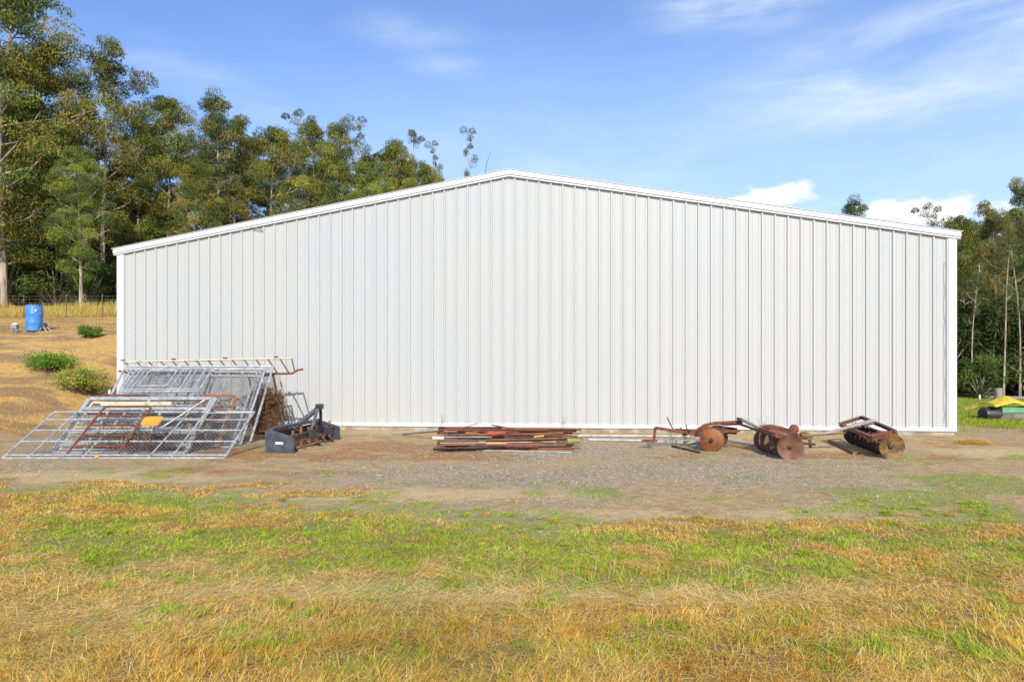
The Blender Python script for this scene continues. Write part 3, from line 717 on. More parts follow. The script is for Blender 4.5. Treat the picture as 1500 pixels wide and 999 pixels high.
def scatter(rng, y0, y1, dens, kx=.82, mx=1.2):
    A = (y1 - y0) * (2 * mx + kx * (y0 + y1)); n = int(A * dens)
    y = y0 + (y1 - y0) * rng.random(n); hw = mx + kx * y
    hm = mx + kx * y1; x = (rng.random(n) * 2 - 1) * hm; k = np.abs(x) < hw
    return x[k], y[k]
def foreground():
    rng = np.random.default_rng(7)
    # tufted standing blades
    X, Y = [], []
    for (a, b, dn) in ((2.3, 4.2, 21000), (4.2, 6, 13500), (6, 8, 7500), (8, 12.8, 5200)):
        x, y = scatter(rng, a, b, dn); X.append(x); Y.append(y)
    x = np.concatenate(X); y = np.concatenate(Y)
    # gather into tufts
    tx, ty = x, y; gx = np.floor(x / .11); gy = np.floor(y / .11)
    hsh = vnoise(gx * 1.37 + 9, gy * 1.91 + 3, 77); hs2 = vnoise(gx * 2.13, gy * 1.17 + 8, 78)
    cx = (gx + hsh) * .11; cy = (gy + hs2) * .11; pull = .35 * rng.random(len(x))
    x = x + (cx - x) * pull; y = y + (cy - y) * pull
    mk = masks(x, y); n = len(x)
    gr = mk['green']; yard = mk['yard']; pale = mk['pale']; dark = mk['dark']
    patch = fbm(x * 4.5, y * 4.5, 55, 3)
    tuft = sstep(.38, .62, fbm(x * 9, y * 9, 61, 3))
    gn = sstep(.54, .70, fbm(x * 1.3 + 40, y * 2.1, 101, 4)) * .45 * (y < 5.6)
    isg = rng.random(n) < np.clip(gr * 1.05 * (.35 + .65 * tuft) + .05 + gn, 0, .9)
    keep_p = np.where(isg, .25 + .75 * tuft, (.30 + .55 * tuft) * (1 - .45 * gr))
    keep_p = keep_p * np.where(yard > .5, np.where(isg, 1.3 * gr, .05 + .1 * (mk['tan'] > .5)), 1.0) * (1 - .35 * pale)
    bald = sstep(.70, .60, patch) * .75 + .25
    k = rng.random(n) < keep_p * bald
    x, y, isg, gr, pale, dark, tuft, patch = [q[k] for q in (x, y, isg, gr, pale, dark, tuft, patch)]; n = len(x)
    yard = yard[k]
    col = pick(rng, STRAW, n); cp = pick(rng, PALE, n); cg = pick(rng, GREEN, n); co = pick(rng, OLIVE, n)
    m = rng.random(n) < (.12 + .6 * pale); col[m] = cp[m]
    m = rng.random(n) < dark * .6; col[m] = co[m]
    hue = fbm(x * 1.7, y * 1.7, 91, 3)[:, None]
    warm = sstep(.45, .7, fbm(x * 2.3 + 7, y * 3.1, 131, 3))[:, None]
    col = col * (.84 + .40 * hue) * (1 - warm * np.array([.04, .22, .42]))
    cg = cg * (.75 + .5 * hue); col[isg] = cg[isg]
    near = sstep(5.2, 3.6, y)
    h = .024 + .03 * rng.random(n) + near * (.006 + .05 * rng.random(n) ** 2.2) * (.5 + .9 * tuft)
    h = np.where(isg, .018 + .034 * rng.random(n) * (.4 + tuft) + near * .018, h); h = np.where(yard > .5, h * .55, h)
    h *= (1 - .3 * pale)
    w = .0009 + .0012 * rng.random(n) + .00038 * y
    lean = np.abs(rng.normal(size=n)) * .5 + .15 + .7 * pale + .25 * (patch < .45)
    lean = np.where(isg, lean * .9, lean + .25 * rng.random(n)); lean = np.clip(lean, 0, 1.45)
    wind = fbm(x * .8, y * .8, 71, 2) * 12
    da = np.where(rng.random(n) < .55, wind + rng.normal(size=n) * .6, rng.random(n) * 6.28)
    me = blade_mesh('grass', x, y, h, w, lean, col, rng, dirang=da)
    tag(link_mesh('grass', me, M['blade']), 'mixed green and straw coloured grass covering the foreground', 'grass', kind='stuff')
    # tussocks: tight fans of longer blades
    tx, ty = scatter(rng, 2.5, 8.2, 13); mk = masks(tx, ty); kk = (mk['yard'] < .4) | (mk['green'] > .6); tx, ty = tx[kk], ty[kk]; gg = mk['green'][kk]; nt = len(tx)
    per = rng.integers(40, 130, nt); ii = np.repeat(np.arange(nt), per); n = len(ii); rad = (.03 + .05 * rng.random(nt))[ii]
    a_ = rng.random(n) * 6.28; rr = np.sqrt(rng.random(n)) * rad; x = tx[ii] + rr * np.cos(a_); y = ty[ii] + rr * np.sin(a_)
    isg = (rng.random(nt) < .25 + .6 * gg)[ii]; col = np.where(isg[:, None], pick(rng, GREEN[:4], n), pick(rng, STRAW + OLIVE, n)); tone = (.7 + .5 * rng.random(nt))[ii]
    hh = (.04 + .05 * rng.random(nt))[ii] * (.5 + .7 * rng.random(n)) * np.where(y > 5, .75, 1.1)
    me = blade_mesh('tussocks', x, y, hh, .0012 + .00045 * y, np.clip(.1 + rr / rad * .8 + .2 * rng.normal(size=n), 0, 1.3), col * tone[:, None], rng, dirang=a_)
    tag(link_mesh('tussocks', me, M['blade']), 'small tufts of longer grass dotted through the foreground', 'grass tufts', kind='stuff')
    # cut straw lying flat
    X, Y = [], []
    for (a, b, dn) in ((2.3, 4.2, 11000), (4.2, 6, 6500), (6, 8.5, 2600), (8.5, 15.5, 240)):
        xx, yy = scatter(rng, a, b, dn); X.append(xx); Y.append(yy)
    x = np.concatenate(X); y = np.concatenate(Y); mk = masks(x, y); n = len(x)
    c = fbm(x * 2.2, y * 2.2, 15, 3)
    kp = (.30 + .9 * mk['pale'] + .5 * sstep(.5, .65, c)) * (1 - .72 * mk['green']); kp = np.where((mk['yard'] > .5) & (y < 8.5), .10, kp)
    k = (rng.random(n) < kp) & (mk['hill'] < .5)
    x, y, c = x[k], y[k], c[k]; n = len(x); pl = mk['pale'][k]; dk = mk['dark'][k]
    col = pick(rng, STRAW[:4], n); m = rng.random(n) < .3 + .5 * pl; col[m] = pick(rng, PALE, n)[m]; col *= (1 - .35 * dk)[:, None]
    h = .04 + .11 * rng.random(n) ** 1.8; z = hz(x, y) + .004 + .03 * rng.random(n) ** 2 * (y < 8)
    wind = c * 14
    me = blade_mesh('straw_litter', x, y, h, .0011 + .0012 * rng.random(n) + .00042 * y, 1.32 + .22 * rng.random(n), col, rng, bend=.1, z=z, dirang=wind + rng.normal(size=n) * 1.0)
    tag(link_mesh('straw_litter', me, M['blade']), 'loose dry straw lying flat over the grass and the gravel edge', 'straw', kind='stuff')
    # tall dry seed stalks in the very foreground
    x, y = scatter(rng, 2.4, 5.2, 110); n = len(x); k = rng.random(n) < (.35 + .65 * sstep(.45, .62, fbm(x * 1.6, y * 1.6, 42, 3)))
    x, y = x[k], y[k]; n = len(x)
    me = blade_mesh('dry_stalks', x, y, .09 + .11 * rng.random(n), .0028 + 0 * x, np.clip(np.abs(rng.normal(size=n)) * .4 + .1, 0, 1.3), pick(rng, PALE + STRAW, n), rng, bend=.35)
    tag(link_mesh('dry_stalks', me, M['blade']), 'taller pale seed stalks standing in the nearest grass', 'dry stalks', kind='stuff')
    # loose stones on the yard
    x, y = scatter(rng, 6.3, 16.6, 260, kx=.75, mx=.6); mk = masks(x, y); n = len(x)
    k = (rng.random(n) < .9 * mk['grav'] * (mk['yard'] > .5)) ; x, y = x[k], y[k]; n = len(x)
    s = .006 + .012 * rng.random(n) ** 2.2; z = hz(x, y) + s * .3
    tet = np.array([[1, 0, 0], [-.2, .9, 0], [-.9, -.1, 0], [.1, -1, 0], [.1, 0, .8]])
    an = rng.random(n) * 6.28; ca, sa = np.cos(an), np.sin(an)
    V = np.zeros((n, 5, 3)); jit = 1 + .3 * rng.normal(size=(n, 5))
    for i in range(5):
        t = tet[i]; V[:, i, 0] = x + s * jit[:, i] * (t[0] * ca - t[1] * sa); V[:, i, 1] = y + s * jit[:, i] * (t[0] * sa + t[1] * ca); V[:, i, 2] = z + s * t[2] * jit[:, i] - (s * .3 if t[2] == 0 else 0)
    b = 5 * np.arange(n); T = np.concatenate([np.stack([b + i, b + (i + 1) % 4, b + 4], 1) for i in range(4)])
    col = pick(rng, [(.28, .25, .21), (.36, .32, .27), (.45, .40, .33), (.20, .165, .13), (.36, .25, .16)], n)
    me = fast_mesh('gravel', V.reshape(-1, 3), None, np.repeat(col, 5, 0), T)
    tag(link_mesh('gravel', me, M['stone']), 'loose grey gravel spread over the yard', 'gravel', kind='stuff')
foreground()

def hill_grass():
    rng = np.random.default_rng(17)
    # short dry grass on the slope
    n = 110000; y = 15.5 + 27 * rng.random(n) ** 1.2; x = -.50 * y - (.62 * y) * rng.random(n)
    mk = masks(x, y); c = fbm(x * .7, y * .7, 8, 3); k = (mk['hill'] > .4) & (rng.random(n) < .3 + sstep(.4, .6, c)); x, y, c = x[k], y[k], c[k]; n = len(x)
    col = pick(rng, STRAW + [(.42, .27, .10), (.35, .22, .09)], n) * (.6 + .6 * c[:, None])
    me = blade_mesh('hill_grass', x, y, .03 + .07 * rng.random(n), .008 + 0 * x, np.abs(rng.normal(size=n)) * .6 + .3, col, rng)
    tag(link_mesh('hill_grass', me, M['blade']), 'golden dry grass covering the slope left of the shed', 'dry grass', kind='stuff')
    # taller strip along and behind the wire fence
    n = 60000; y = 33.5 + 10 * rng.random(n); x = -.50 * y - (.42 * y) * rng.random(n); c = fbm(x * .5, y * .5, 81, 3)
    k = rng.random(n) < .25 + sstep(.4, .6, c); x, y, c = x[k], y[k], c[k]; n = len(x)
    col = pick(rng, STRAW + [(.62, .52, .15), (.40, .42, .10), (.30, .34, .08), (.34, .40, .08), (.24, .28, .06)], n)
    me = blade_mesh('tall_grass', x, y, (.10 + .5 * rng.random(n) ** 2) * (.3 + 1.1 * sstep(.4, .65, c)), .014 + 0 * x, np.abs(rng.normal(size=n)) * .25 + .05, col, rng)
    tag(link_mesh('tall_grass', me, M['blade']), 'tall yellow-green grass along the wire fence below the grove', 'tall grass', kind='stuff')
    # lawn strips on the right
    n = 90000; y = 16.5 + 22 * rng.random(n); x = 11.0 + (.95 * y - 11) * rng.random(n); mk = masks(x, y)
    k = (rng.random(n) < mk['green'] * .95 + .04); x, y = x[k], y[k]; n = len(x)
    me = blade_mesh('lawn', x, y, .05 + .07 * rng.random(n), .014 + 0 * x, np.abs(rng.normal(size=n)) * .4 + .1, pick(rng, GREEN + [(.45, .38, .12)], n) * .82, rng)
    tag(link_mesh('lawn', me, M['blade']), 'bright green grass strips right of the shed', 'lawn', kind='stuff')
    # weeds at the foot of the shed
    s = rng.random(1500) * LW; keep = fbm(s * .9, s * 0, 4, 3) > .46; s = s[keep]; n = len(s); off = .05 + .25 * rng.random(n)
    x = CL.x + E.x * s + N.x * off; y = CL.y + E.y * s + N.y * off
    me = blade_mesh('wall_weeds', x, y, .04 + .12 * rng.random(n) ** 2, .008 + 0 * x, np.abs(rng.normal(size=n)) * .4, pick(rng, STRAW + OLIVE[:2], n), rng)
    tag(link_mesh('wall_weeds', me, M['blade']), 'sparse dry weeds along the foot of the shed wall', 'weeds', kind='stuff')
hill_grass()

# ------------------------------------------------------------------ panels stacked on the left
def wire_mesh(Q, wd, ht, r=.0028, pitch=.065):
    """chain link in the rectangle 0..1 x 0..1 of Q(s,t); wd, ht metres"""
    m = MB(); T = wd + ht; k = -ht
    def line(x0, y0, x1, y1):
        a, b = Q(x0 / wd, y0 / ht), Q(x1 / wd, y1 / ht); m.tube([a, b], r, 3, cap=False)
    while k < wd:
        x0, y0 = (k, 0) if k >= 0 else (0, -k)
        L = min(wd - x0, ht - y0)
        if L > .01:
            line(x0, y0, x0 + L, y0 + L); line(wd - x0, y0, wd - x0 - L, y0 + L)
        k += pitch
    return m
def panel(name, label, cat, BL, BR, TL, mat, r=.022, rails=(), uprights=(), mesh=False, round_c=0, wmat=None, group=None, rr=None, brace=None, inner=None, square=False, open_bottom=False):
    BL, BR, TL = Vector(BL), Vector(BR), Vector(TL); wd = (BR - BL).length; ht = (TL - BL).length
    Q = lambda s, t: BL + (BR - BL) * s + (TL - BL) * t
    root = thing(name, label, cat, (BL + BR) / 2, group); nrm = (BR - BL).cross(TL - BL).normalized()
    m = MB(); rr = rr or r * .85
    if round_c:
        c = round_c; cs, ct = c / wd, c / ht; pts = []
        for (s0, t0, a0) in ((1 - cs, ct, -90), (1 - cs, 1 - ct, 0), (cs, 1 - ct, 90), (cs, ct, 180)):
            for k in range(5):
                a = R(a0 + k * 22.5); pts.append(Q(s0 + cs * math.cos(a), t0 + ct * math.sin(a)))
        m.tube(pts, r, 8, closed=True)
    elif square:
        for a, b in ((Q(0, 0), Q(1, 0)), (Q(0, 1), Q(1, 1)), (Q(0, .02), Q(0, .98)), (Q(1, .02), Q(1, .98))): m.beam(a, b, r * 2.2, r * 1.6, up=nrm)
    else:
        for a, b in ((Q(0, 0), Q(1, 0)), (Q(0, 1), Q(1, 1)), (Q(0, 0), Q(0, 1)), (Q(1, 0), Q(1, 1))): m.tube([a, b], r, 8)
    m.build('frame', mat, root, not square)
    for t in rails:
        m = MB()
        if isinstance(t, tuple): m.tube([Q(t[0], t[2]), Q(t[1], t[2])], rr, 7)
        elif square: m.beam(Q(.01, t), Q(.99, t), r * 2, r * 1.4, up=nrm)
        else: m.tube([Q(.003, t), Q(.997, t)], rr, 7)
        m.build('rail', mat, root, True)
    for s in uprights:
        m = MB()
        m.tube([Q(s, .003) + nrm * rr * .4, Q(s, .997) + nrm * rr * .4], rr, 7); m.build('upright', mat, root, True)
    if brace:
        for (s0, t0, s1, t1) in brace:
            m = MB(); m.tube([Q(s0, t0) + nrm * .02, Q(s1, t1) + nrm * .02], rr, 7); m.build('brace', mat, root, True)
    if inner:
        s0, t0, s1, t1 = inner; m = MB()
        for a, b in ((Q(s0, t0), Q(s1, t0)), (Q(s0, t1), Q(s1, t1)), (Q(s0, t0), Q(s0, t1)), (Q(s1, t0), Q(s1, t1))): m.tube([a + nrm * .03, b + nrm * .03], rr, 7)
        m.build('inner_frame', mat, root, True)
    if mesh: wire_mesh(Q, wd, ht, pitch=mesh if isinstance(mesh, float) else .065).build('wire_mesh', wmat or M['wire'], root)
    return root
def lean(pxbl, pybl, pxbr, pytl, d_top=None, pxtl=None, lift=0.0):
    """corners of a leaning panel: bottom edge on the yard from (pxbl,pybl) to pxbr, top edge at row pytl straight behind"""
    bl = G(pxbl, pybl, GZ + lift); br = Vector(((pxbr - CX) / F * bl.y, bl.y, bl.z))
    d = (pxbl - CX) * bl.y / (pxtl - CX) if pxtl is not None else d_top
    tl = P(0, pytl, d); tl.x = bl.x
    return bl, br, tl

def stack():
    g = None
    # back row, standing almost upright
    bl, br, tl = lean(128, 649, 366, 537, d_top=15.9)
    panel('fence_section', 'tall chain link panel leaning upright at the back of the stack, its right posts uncovered', 'fence panel', bl, br, tl, M['galv'], .026, rails=(.97,), uprights=(.5, .93), mesh=True)
    o = Vector((.12, .16, .01))
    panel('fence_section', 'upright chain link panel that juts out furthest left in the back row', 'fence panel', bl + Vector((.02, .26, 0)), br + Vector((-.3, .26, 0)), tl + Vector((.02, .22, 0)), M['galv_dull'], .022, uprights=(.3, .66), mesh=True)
    bl2, br2, tl2 = lean(136, 652, 352, 541, d_top=15.5)
    panel('barred_gate', 'galvanised barred panel second from the front of the upright row', 'fence panel', bl2, br2, tl2, M['galv'], .024, rails=(.45, .9), uprights=(.18, .3, .42, .62, .68, .74), mesh=.08)
    bl3, br3, tl3 = lean(150, 655, 338, 545, d_top=15.15)
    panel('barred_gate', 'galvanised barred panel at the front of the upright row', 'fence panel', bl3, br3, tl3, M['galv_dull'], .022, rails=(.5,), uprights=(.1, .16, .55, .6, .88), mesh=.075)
    # panel with an inner window frame resting higher up
    A = P(176, 574, 14.35); B = P(291, 573, 14.35); C = P(0, 541, 15.0); C.x = A.x
    panel('window_frame_panel', 'short galvanised panel with an inner square frame of chain link, resting high on the stack', 'fence panel', A, B, C, M['galv'], .02, rails=(.10,), uprights=(.06, .12, .62, .74, .80, .92), mesh=True, inner=(.2, .2, .56, .88))
    # rusty tube gate behind, rounded corner at its left
    A = P(112, 606, 13.7); B = P(190, 606, 13.7); C = P(0, 579, 14.2); C.x = A.x + .16
    panel('tube_gate', 'rusty tube gate lying behind the stack, only its rounded left corner showing', 'gate', A, B, C, M['rust'], .022, round_c=.12, rails=(.5,))
    # lower slanted layer
    bl, br, tl = lean(76, 664, 272, 584, pxtl=131)
    panel('galvanised_gate', 'wide-railed galvanised gate under the chain link gate, with a diagonal brace', 'gate', bl, br, tl, M['galv'], .036, rails=(.14, .36, .6, .8), uprights=(.5,), square=True)
    bl, br, tl = lean(88, 659, 204, 590, pxtl=136, lift=.05)
    panel('cream_pipe_panel', 'cream painted pipe panel with peeling rails low in the stack', 'fence panel', bl, br, tl, M['cream'], .024, rails=(.14, .3, .46, .62, .8), uprights=(.3,))
    bl, br, tl = lean(98, 655, 262, 594, pxtl=140, lift=.02)
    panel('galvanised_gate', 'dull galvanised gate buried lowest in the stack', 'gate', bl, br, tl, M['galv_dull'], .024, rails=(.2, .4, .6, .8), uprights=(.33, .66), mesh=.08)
    # red tube gate on the right of the stack
    br = G(319, 656); tr = P(347, 579, (319 - CX) * br.y / (347 - CX))
    bl = br + Vector((-.78, 0, 0)); tl = tr + Vector((-.78, 0, 0)); tl.x = bl.x
    panel('tube_gate', 'orange-rusted tube gate with five rails ending at the right side of the stack', 'gate', bl, br, tl, M['rust_orange'], .024, round_c=.10, rails=(.16, .32, .48, .64, .8), uprights=(.5,), rr=.016)
    # front chain link gate
    bl, br, tl = lean(3, 671, 329, 603.5, pxtl=80)
    panel('chain_link_gate', 'long chain link gate sloping at the front of the stack', 'gate', bl, br, tl, M['galv'], .019, rails=(.06, .34, .58, .82), uprights=(.115, .36, .76), mesh=.075, brace=((.66, 0, .68, 1),))
    # small rusty gate between
    bl, br, tl = lean(92, 668, 167, 594, pxtl=157, lift=.03)
    br = G(168, 668, GZ + .03); dz = Vector((0, .04, -.02))
    panel('tube_gate', 'small dark rusty tube gate with rounded corners lying on the front gate', 'gate', bl + dz, br + dz, P(152, 594, 13.2) + dz, M['rust'], .022, round_c=.09, rails=(.2, .4, .6, .8), rr=.018)
    # diagonal galvanised posts lying on top
    for k, (a, b, lb) in enumerate([((300, 586, 13.25), (236, 627, 12.9), 'galvanised post laid diagonally across the middle of the stack'),
                                    ((316, 583, 13.3), (270, 659, 12.9), 'wide galvanised channel laid down the right part of the stack'),
                                    ((372, 604, 13.0), (329, 668, 12.3), 'galvanised brace post at the right end of the front gate')]):
        m = MB()
        if k == 1: m.beam(P(*a), P(*b), .09, .03, up=(0, -1, 1))
        else: m.tube([P(*a), P(*b)], .02, 8)
        solo(m, 'loose_post', M['galv_dull'], lb, 'metal post', smooth=k != 1)
    for k, (py, d, x0, x1, lb) in enumerate([(605, 12.95, 300, 374, 'thin galvanised rail sticking out right of the front gate'), (586, 13.9, 150, 308, 'thick galvanised rail lying level on the middle of the stack'), (592, 13.6, 148, 252, 'thick cream rail lying level below the galvanised one')]):
        m = MB(); m.beam(P(x0, py, d), P(x1, py - 1, d), .05 if k else .02, .07 if k else .02); solo(m, 'loose_rail', M['cream'] if k == 2 else M['galv'], lb, 'metal rail')
    rn = random.Random(12)
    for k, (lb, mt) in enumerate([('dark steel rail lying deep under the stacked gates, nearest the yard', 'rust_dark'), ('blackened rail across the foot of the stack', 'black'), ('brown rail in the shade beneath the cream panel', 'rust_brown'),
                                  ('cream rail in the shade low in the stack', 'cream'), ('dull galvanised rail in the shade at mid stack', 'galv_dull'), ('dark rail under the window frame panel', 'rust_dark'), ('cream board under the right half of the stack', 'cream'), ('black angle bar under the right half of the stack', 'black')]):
        py, d, x0, x1 = [(662, 12.9, 100, 250), (655, 13.2, 110, 300), (646, 13.2, 118, 230), (638, 13.3, 125, 250), (628, 13.5, 130, 300), (608, 14.0, 170, 320), (632, 13.7, 250, 330), (645, 13.5, 240, 320)][k]
        m = MB(); m.beam(P(x0, py + rn.uniform(-3, 3), d), P(x1, py + rn.uniform(-3, 3), d + rn.uniform(-.2, .2)), .09, .05); solo(m, 'loose_rail', M[mt], lb, 'metal rail')
    bush('dead_weeds', 'dead brown weeds grown up through the bottom of the stacked gates', 'dead weeds', 225, 655, 13.1, 2.2, .42, [(.16, .11, .05), (.26, .18, .08), (.10, .07, .04)], 8, n=200, leaf=.04, lv=40)
    bush('dead_weeds', 'tall dead weeds tangled behind the upright panels of the stack', 'dead weeds', 300, 640, 15.0, 2.6, .95, [(.16, .12, .06), (.24, .17, .09), (.11, .08, .05)], 9, n=240, leaf=.04, lv=36)
    # yellow plate
    m = MB(); q = [P(205, 624.5, 12.15), P(232, 623.5, 12.15), P(240.5, 611, 12.5), P(213, 611.5, 12.5)]
    up = (q[1] - q[0]).cross(q[3] - q[0]).normalized() * .02
    cen = sum(q, Vector()) / 4; ring = []
    for i in range(4):
        for f in (.12, .5, .88): ring.append(q[i].lerp(q[(i + 1) % 4], f) + ((q[i].lerp(q[(i + 1) % 4], f) - cen) * (.04 if f == .5 else 0)))
    nn = len(ring); m.add([v for v in ring] + [v + up for v in ring], [tuple(range(nn - 1, -1, -1)), tuple(range(nn, 2 * nn))] + [(i, (i + 1) % nn, nn + (i + 1) % nn, nn + i) for i in range(nn)])
    solo(m, 'metal_plate', M['yellow_plate'], 'yellow-orange plate lying on the front of the stacked gates', 'plate')
    m = MB(); c = P(142, 671, 12.0); m.lathe([(.02, 0), (.035, .01), (.035, .03), (.015, .05)], c, (0, 0, 1), 10); solo(m, 'rubber_cap', M['yellow_plate'], 'small orange cap on the ground below the front gate', 'cap')
    m = MB(); c = P(160, 577, 14.3); m.lathe([(.02, 0), (.022, .02), (.022, .07), (.012, .085), (.012, .10)], c, (0.1, 0, 1), 10); solo(m, 'plastic_bottle', M['white_plastic'], 'small white plastic bottle standing among the upright panels', 'bottle')
    # cream and rust rack with slanted rungs, on top
    t = thing('feed_rack', 'long cream pipe rack with slanted rungs and rusty lower rail, topmost against the shed wall', 'rack', P(300, 548, 16.0))
    D1, D2 = 16.5, 16.05
    top = lambda f: P(180 + (428 - 180) * f, 530.5 - 5.5 * f, D1); bot = lambda f: P(192 + (432 - 192) * f, 549 - 4 * f, D2)
    MB().tube([top(0), top(1)], .024, 8).build('upper_rail', M['cream'], t, True)
    MB().tube([P(174, 543.5, D2), P(184, 545, D2), P(192, 549, D2), bot(.5), P(412, 547.5, D2), P(428, 547, D2), P(436, 542, D2), P(444, 541, D2)], .024, 8).build('lower_rail', M['rust'], t, True)
    for k in range(15):
        f = .01 + k * .0705; MB().tube([top(f), bot(min(1, f + .035))], .018, 6).build('rung', M['rust_brown'], t, True)
    for f in (.0, .30, .605, .905): MB().box(top(f) + Vector((0, 0, .045)), .09, .05, .03).build('hook', M['rust_dark'], t)
    # rusty mesh panels wedged at the right, leaning the other way, with dead weeds
    a, b = P(400, 549, 15.9), P(417, 628, 15.2); c, d = P(409, 547, 16.6), P(424, 622, 16.3)
    panel('rusty_mesh_panel', 'dark rusty framed mesh panel wedged between the stack and the wall', 'fence panel', b, P(380, 632, 15.0), a, M['rust_dark'], .024, rails=(.5,), mesh=.06, wmat=M['rust_brown'])
    panel('rusty_mesh_panel', 'weathered mesh panel leaning closest to the wall at the right end of the stack', 'fence panel', d, P(395, 624, 16.2), c, M['grey_wood'], .02, mesh=.06, wmat=M['rust_brown'])

def bush(name, label, cat, px, py, d, w, h, pal, seed, n=60, leaf=.075, stem=.010, lv=70, narrow=False):
    """shrub: many thin twigs with small leaves"""
    rng = np.random.default_rng(seed); rn = random.Random(seed)
    c = P(px, py, d); c.z = h1(c.x, c.y) - .02 if name != 'dead_brush' else c.z
    root = thing(name, label, cat, c); tm = MB(); V, C = [], []
    for k in range(n):
        a = rn.uniform(0, 6.28); rr = math.sqrt(rn.random()) * w / 2; z = h * rn.uniform(.35, 1) * (1 - .35 * (2 * rr / w) ** 2)
        tip = Vector((rr * math.cos(a), rr * math.sin(a) * .8, z)); mid = tip * .5 + Vector((0, 0, .12 * h))
        b0 = Vector((rn.uniform(-.2, .2) * w, rn.uniform(-.15, .15) * w, 0))
        tm.tube([b0, mid + b0 * .5, tip], [stem, stem * .7, stem * .3], 4, cap=False)
        pts = np.array([mid.lerp(tip, f) for f in np.linspace(.0, 1.1, lv)]) + rng.normal(size=(lv, 3)) * .03 * (w + h)
        ax = rng.normal(size=(lv, 3)) * .5; ax[:, 2] += .6; ax /= np.linalg.norm(ax, axis=1)[:, None]
        si = np.cross(ax, rng.normal(size=(lv, 3))); si /= np.linalg.norm(si, axis=1)[:, None]
        L = leaf * (.5 + rng.random((lv, 1)))
        V.append(np.stack([pts, pts + ax * L * .5 + si * L * .16, pts + ax * L, pts + ax * L * .5 - si * L * .16], 1))
        C.append(np.array(pal[rn.randrange(len(pal))]) * (.7 + .6 * rng.random((lv, 1))))
    tk = tm.build('stems', M['rust_brown'], None); tk.parent = root
    v = np.concatenate(V); cc = np.concatenate(C); v = v.reshape(-1, 3)
    link_mesh('foliage', fast_mesh('foliage', v, np.arange(len(v)).reshape(-1, 4), np.repeat(cc, 4, 0)), M['blade'], root)
    return root
stack()
bush('dead_brush', 'tangle of dead brown brush behind the rusty mesh panel at the wall', 'dead brush', 388, 636, 15.6, 1.0, 1.15, [(.20, .12, .05), (.30, .19, .08), (.12, .07, .04)], 3, n=260, leaf=.05, lv=60)
bush('broom_shrub', 'dark green feathery shrub on the slope, left one of the touching pair', 'shrub', 74, 540, 21.5, 1.7, .62, [(.12, .26, .03), (.17, .32, .04)], 5, n=55)
bush('broom_shrub', 'yellow-green sparse shrub on the slope, right one of the touching pair', 'shrub', 122, 553, 20.4, 1.8, .85, [(.34, .38, .06), (.24, .34, .05), (.42, .38, .10)], 6, n=50)
bush('broom_shrub', 'small rounded green shrub up the slope near the wire fence', 'shrub', 132, 497, 24.8, .8, .5, [(.10, .20, .035), (.15, .24, .05)], 7, n=40)

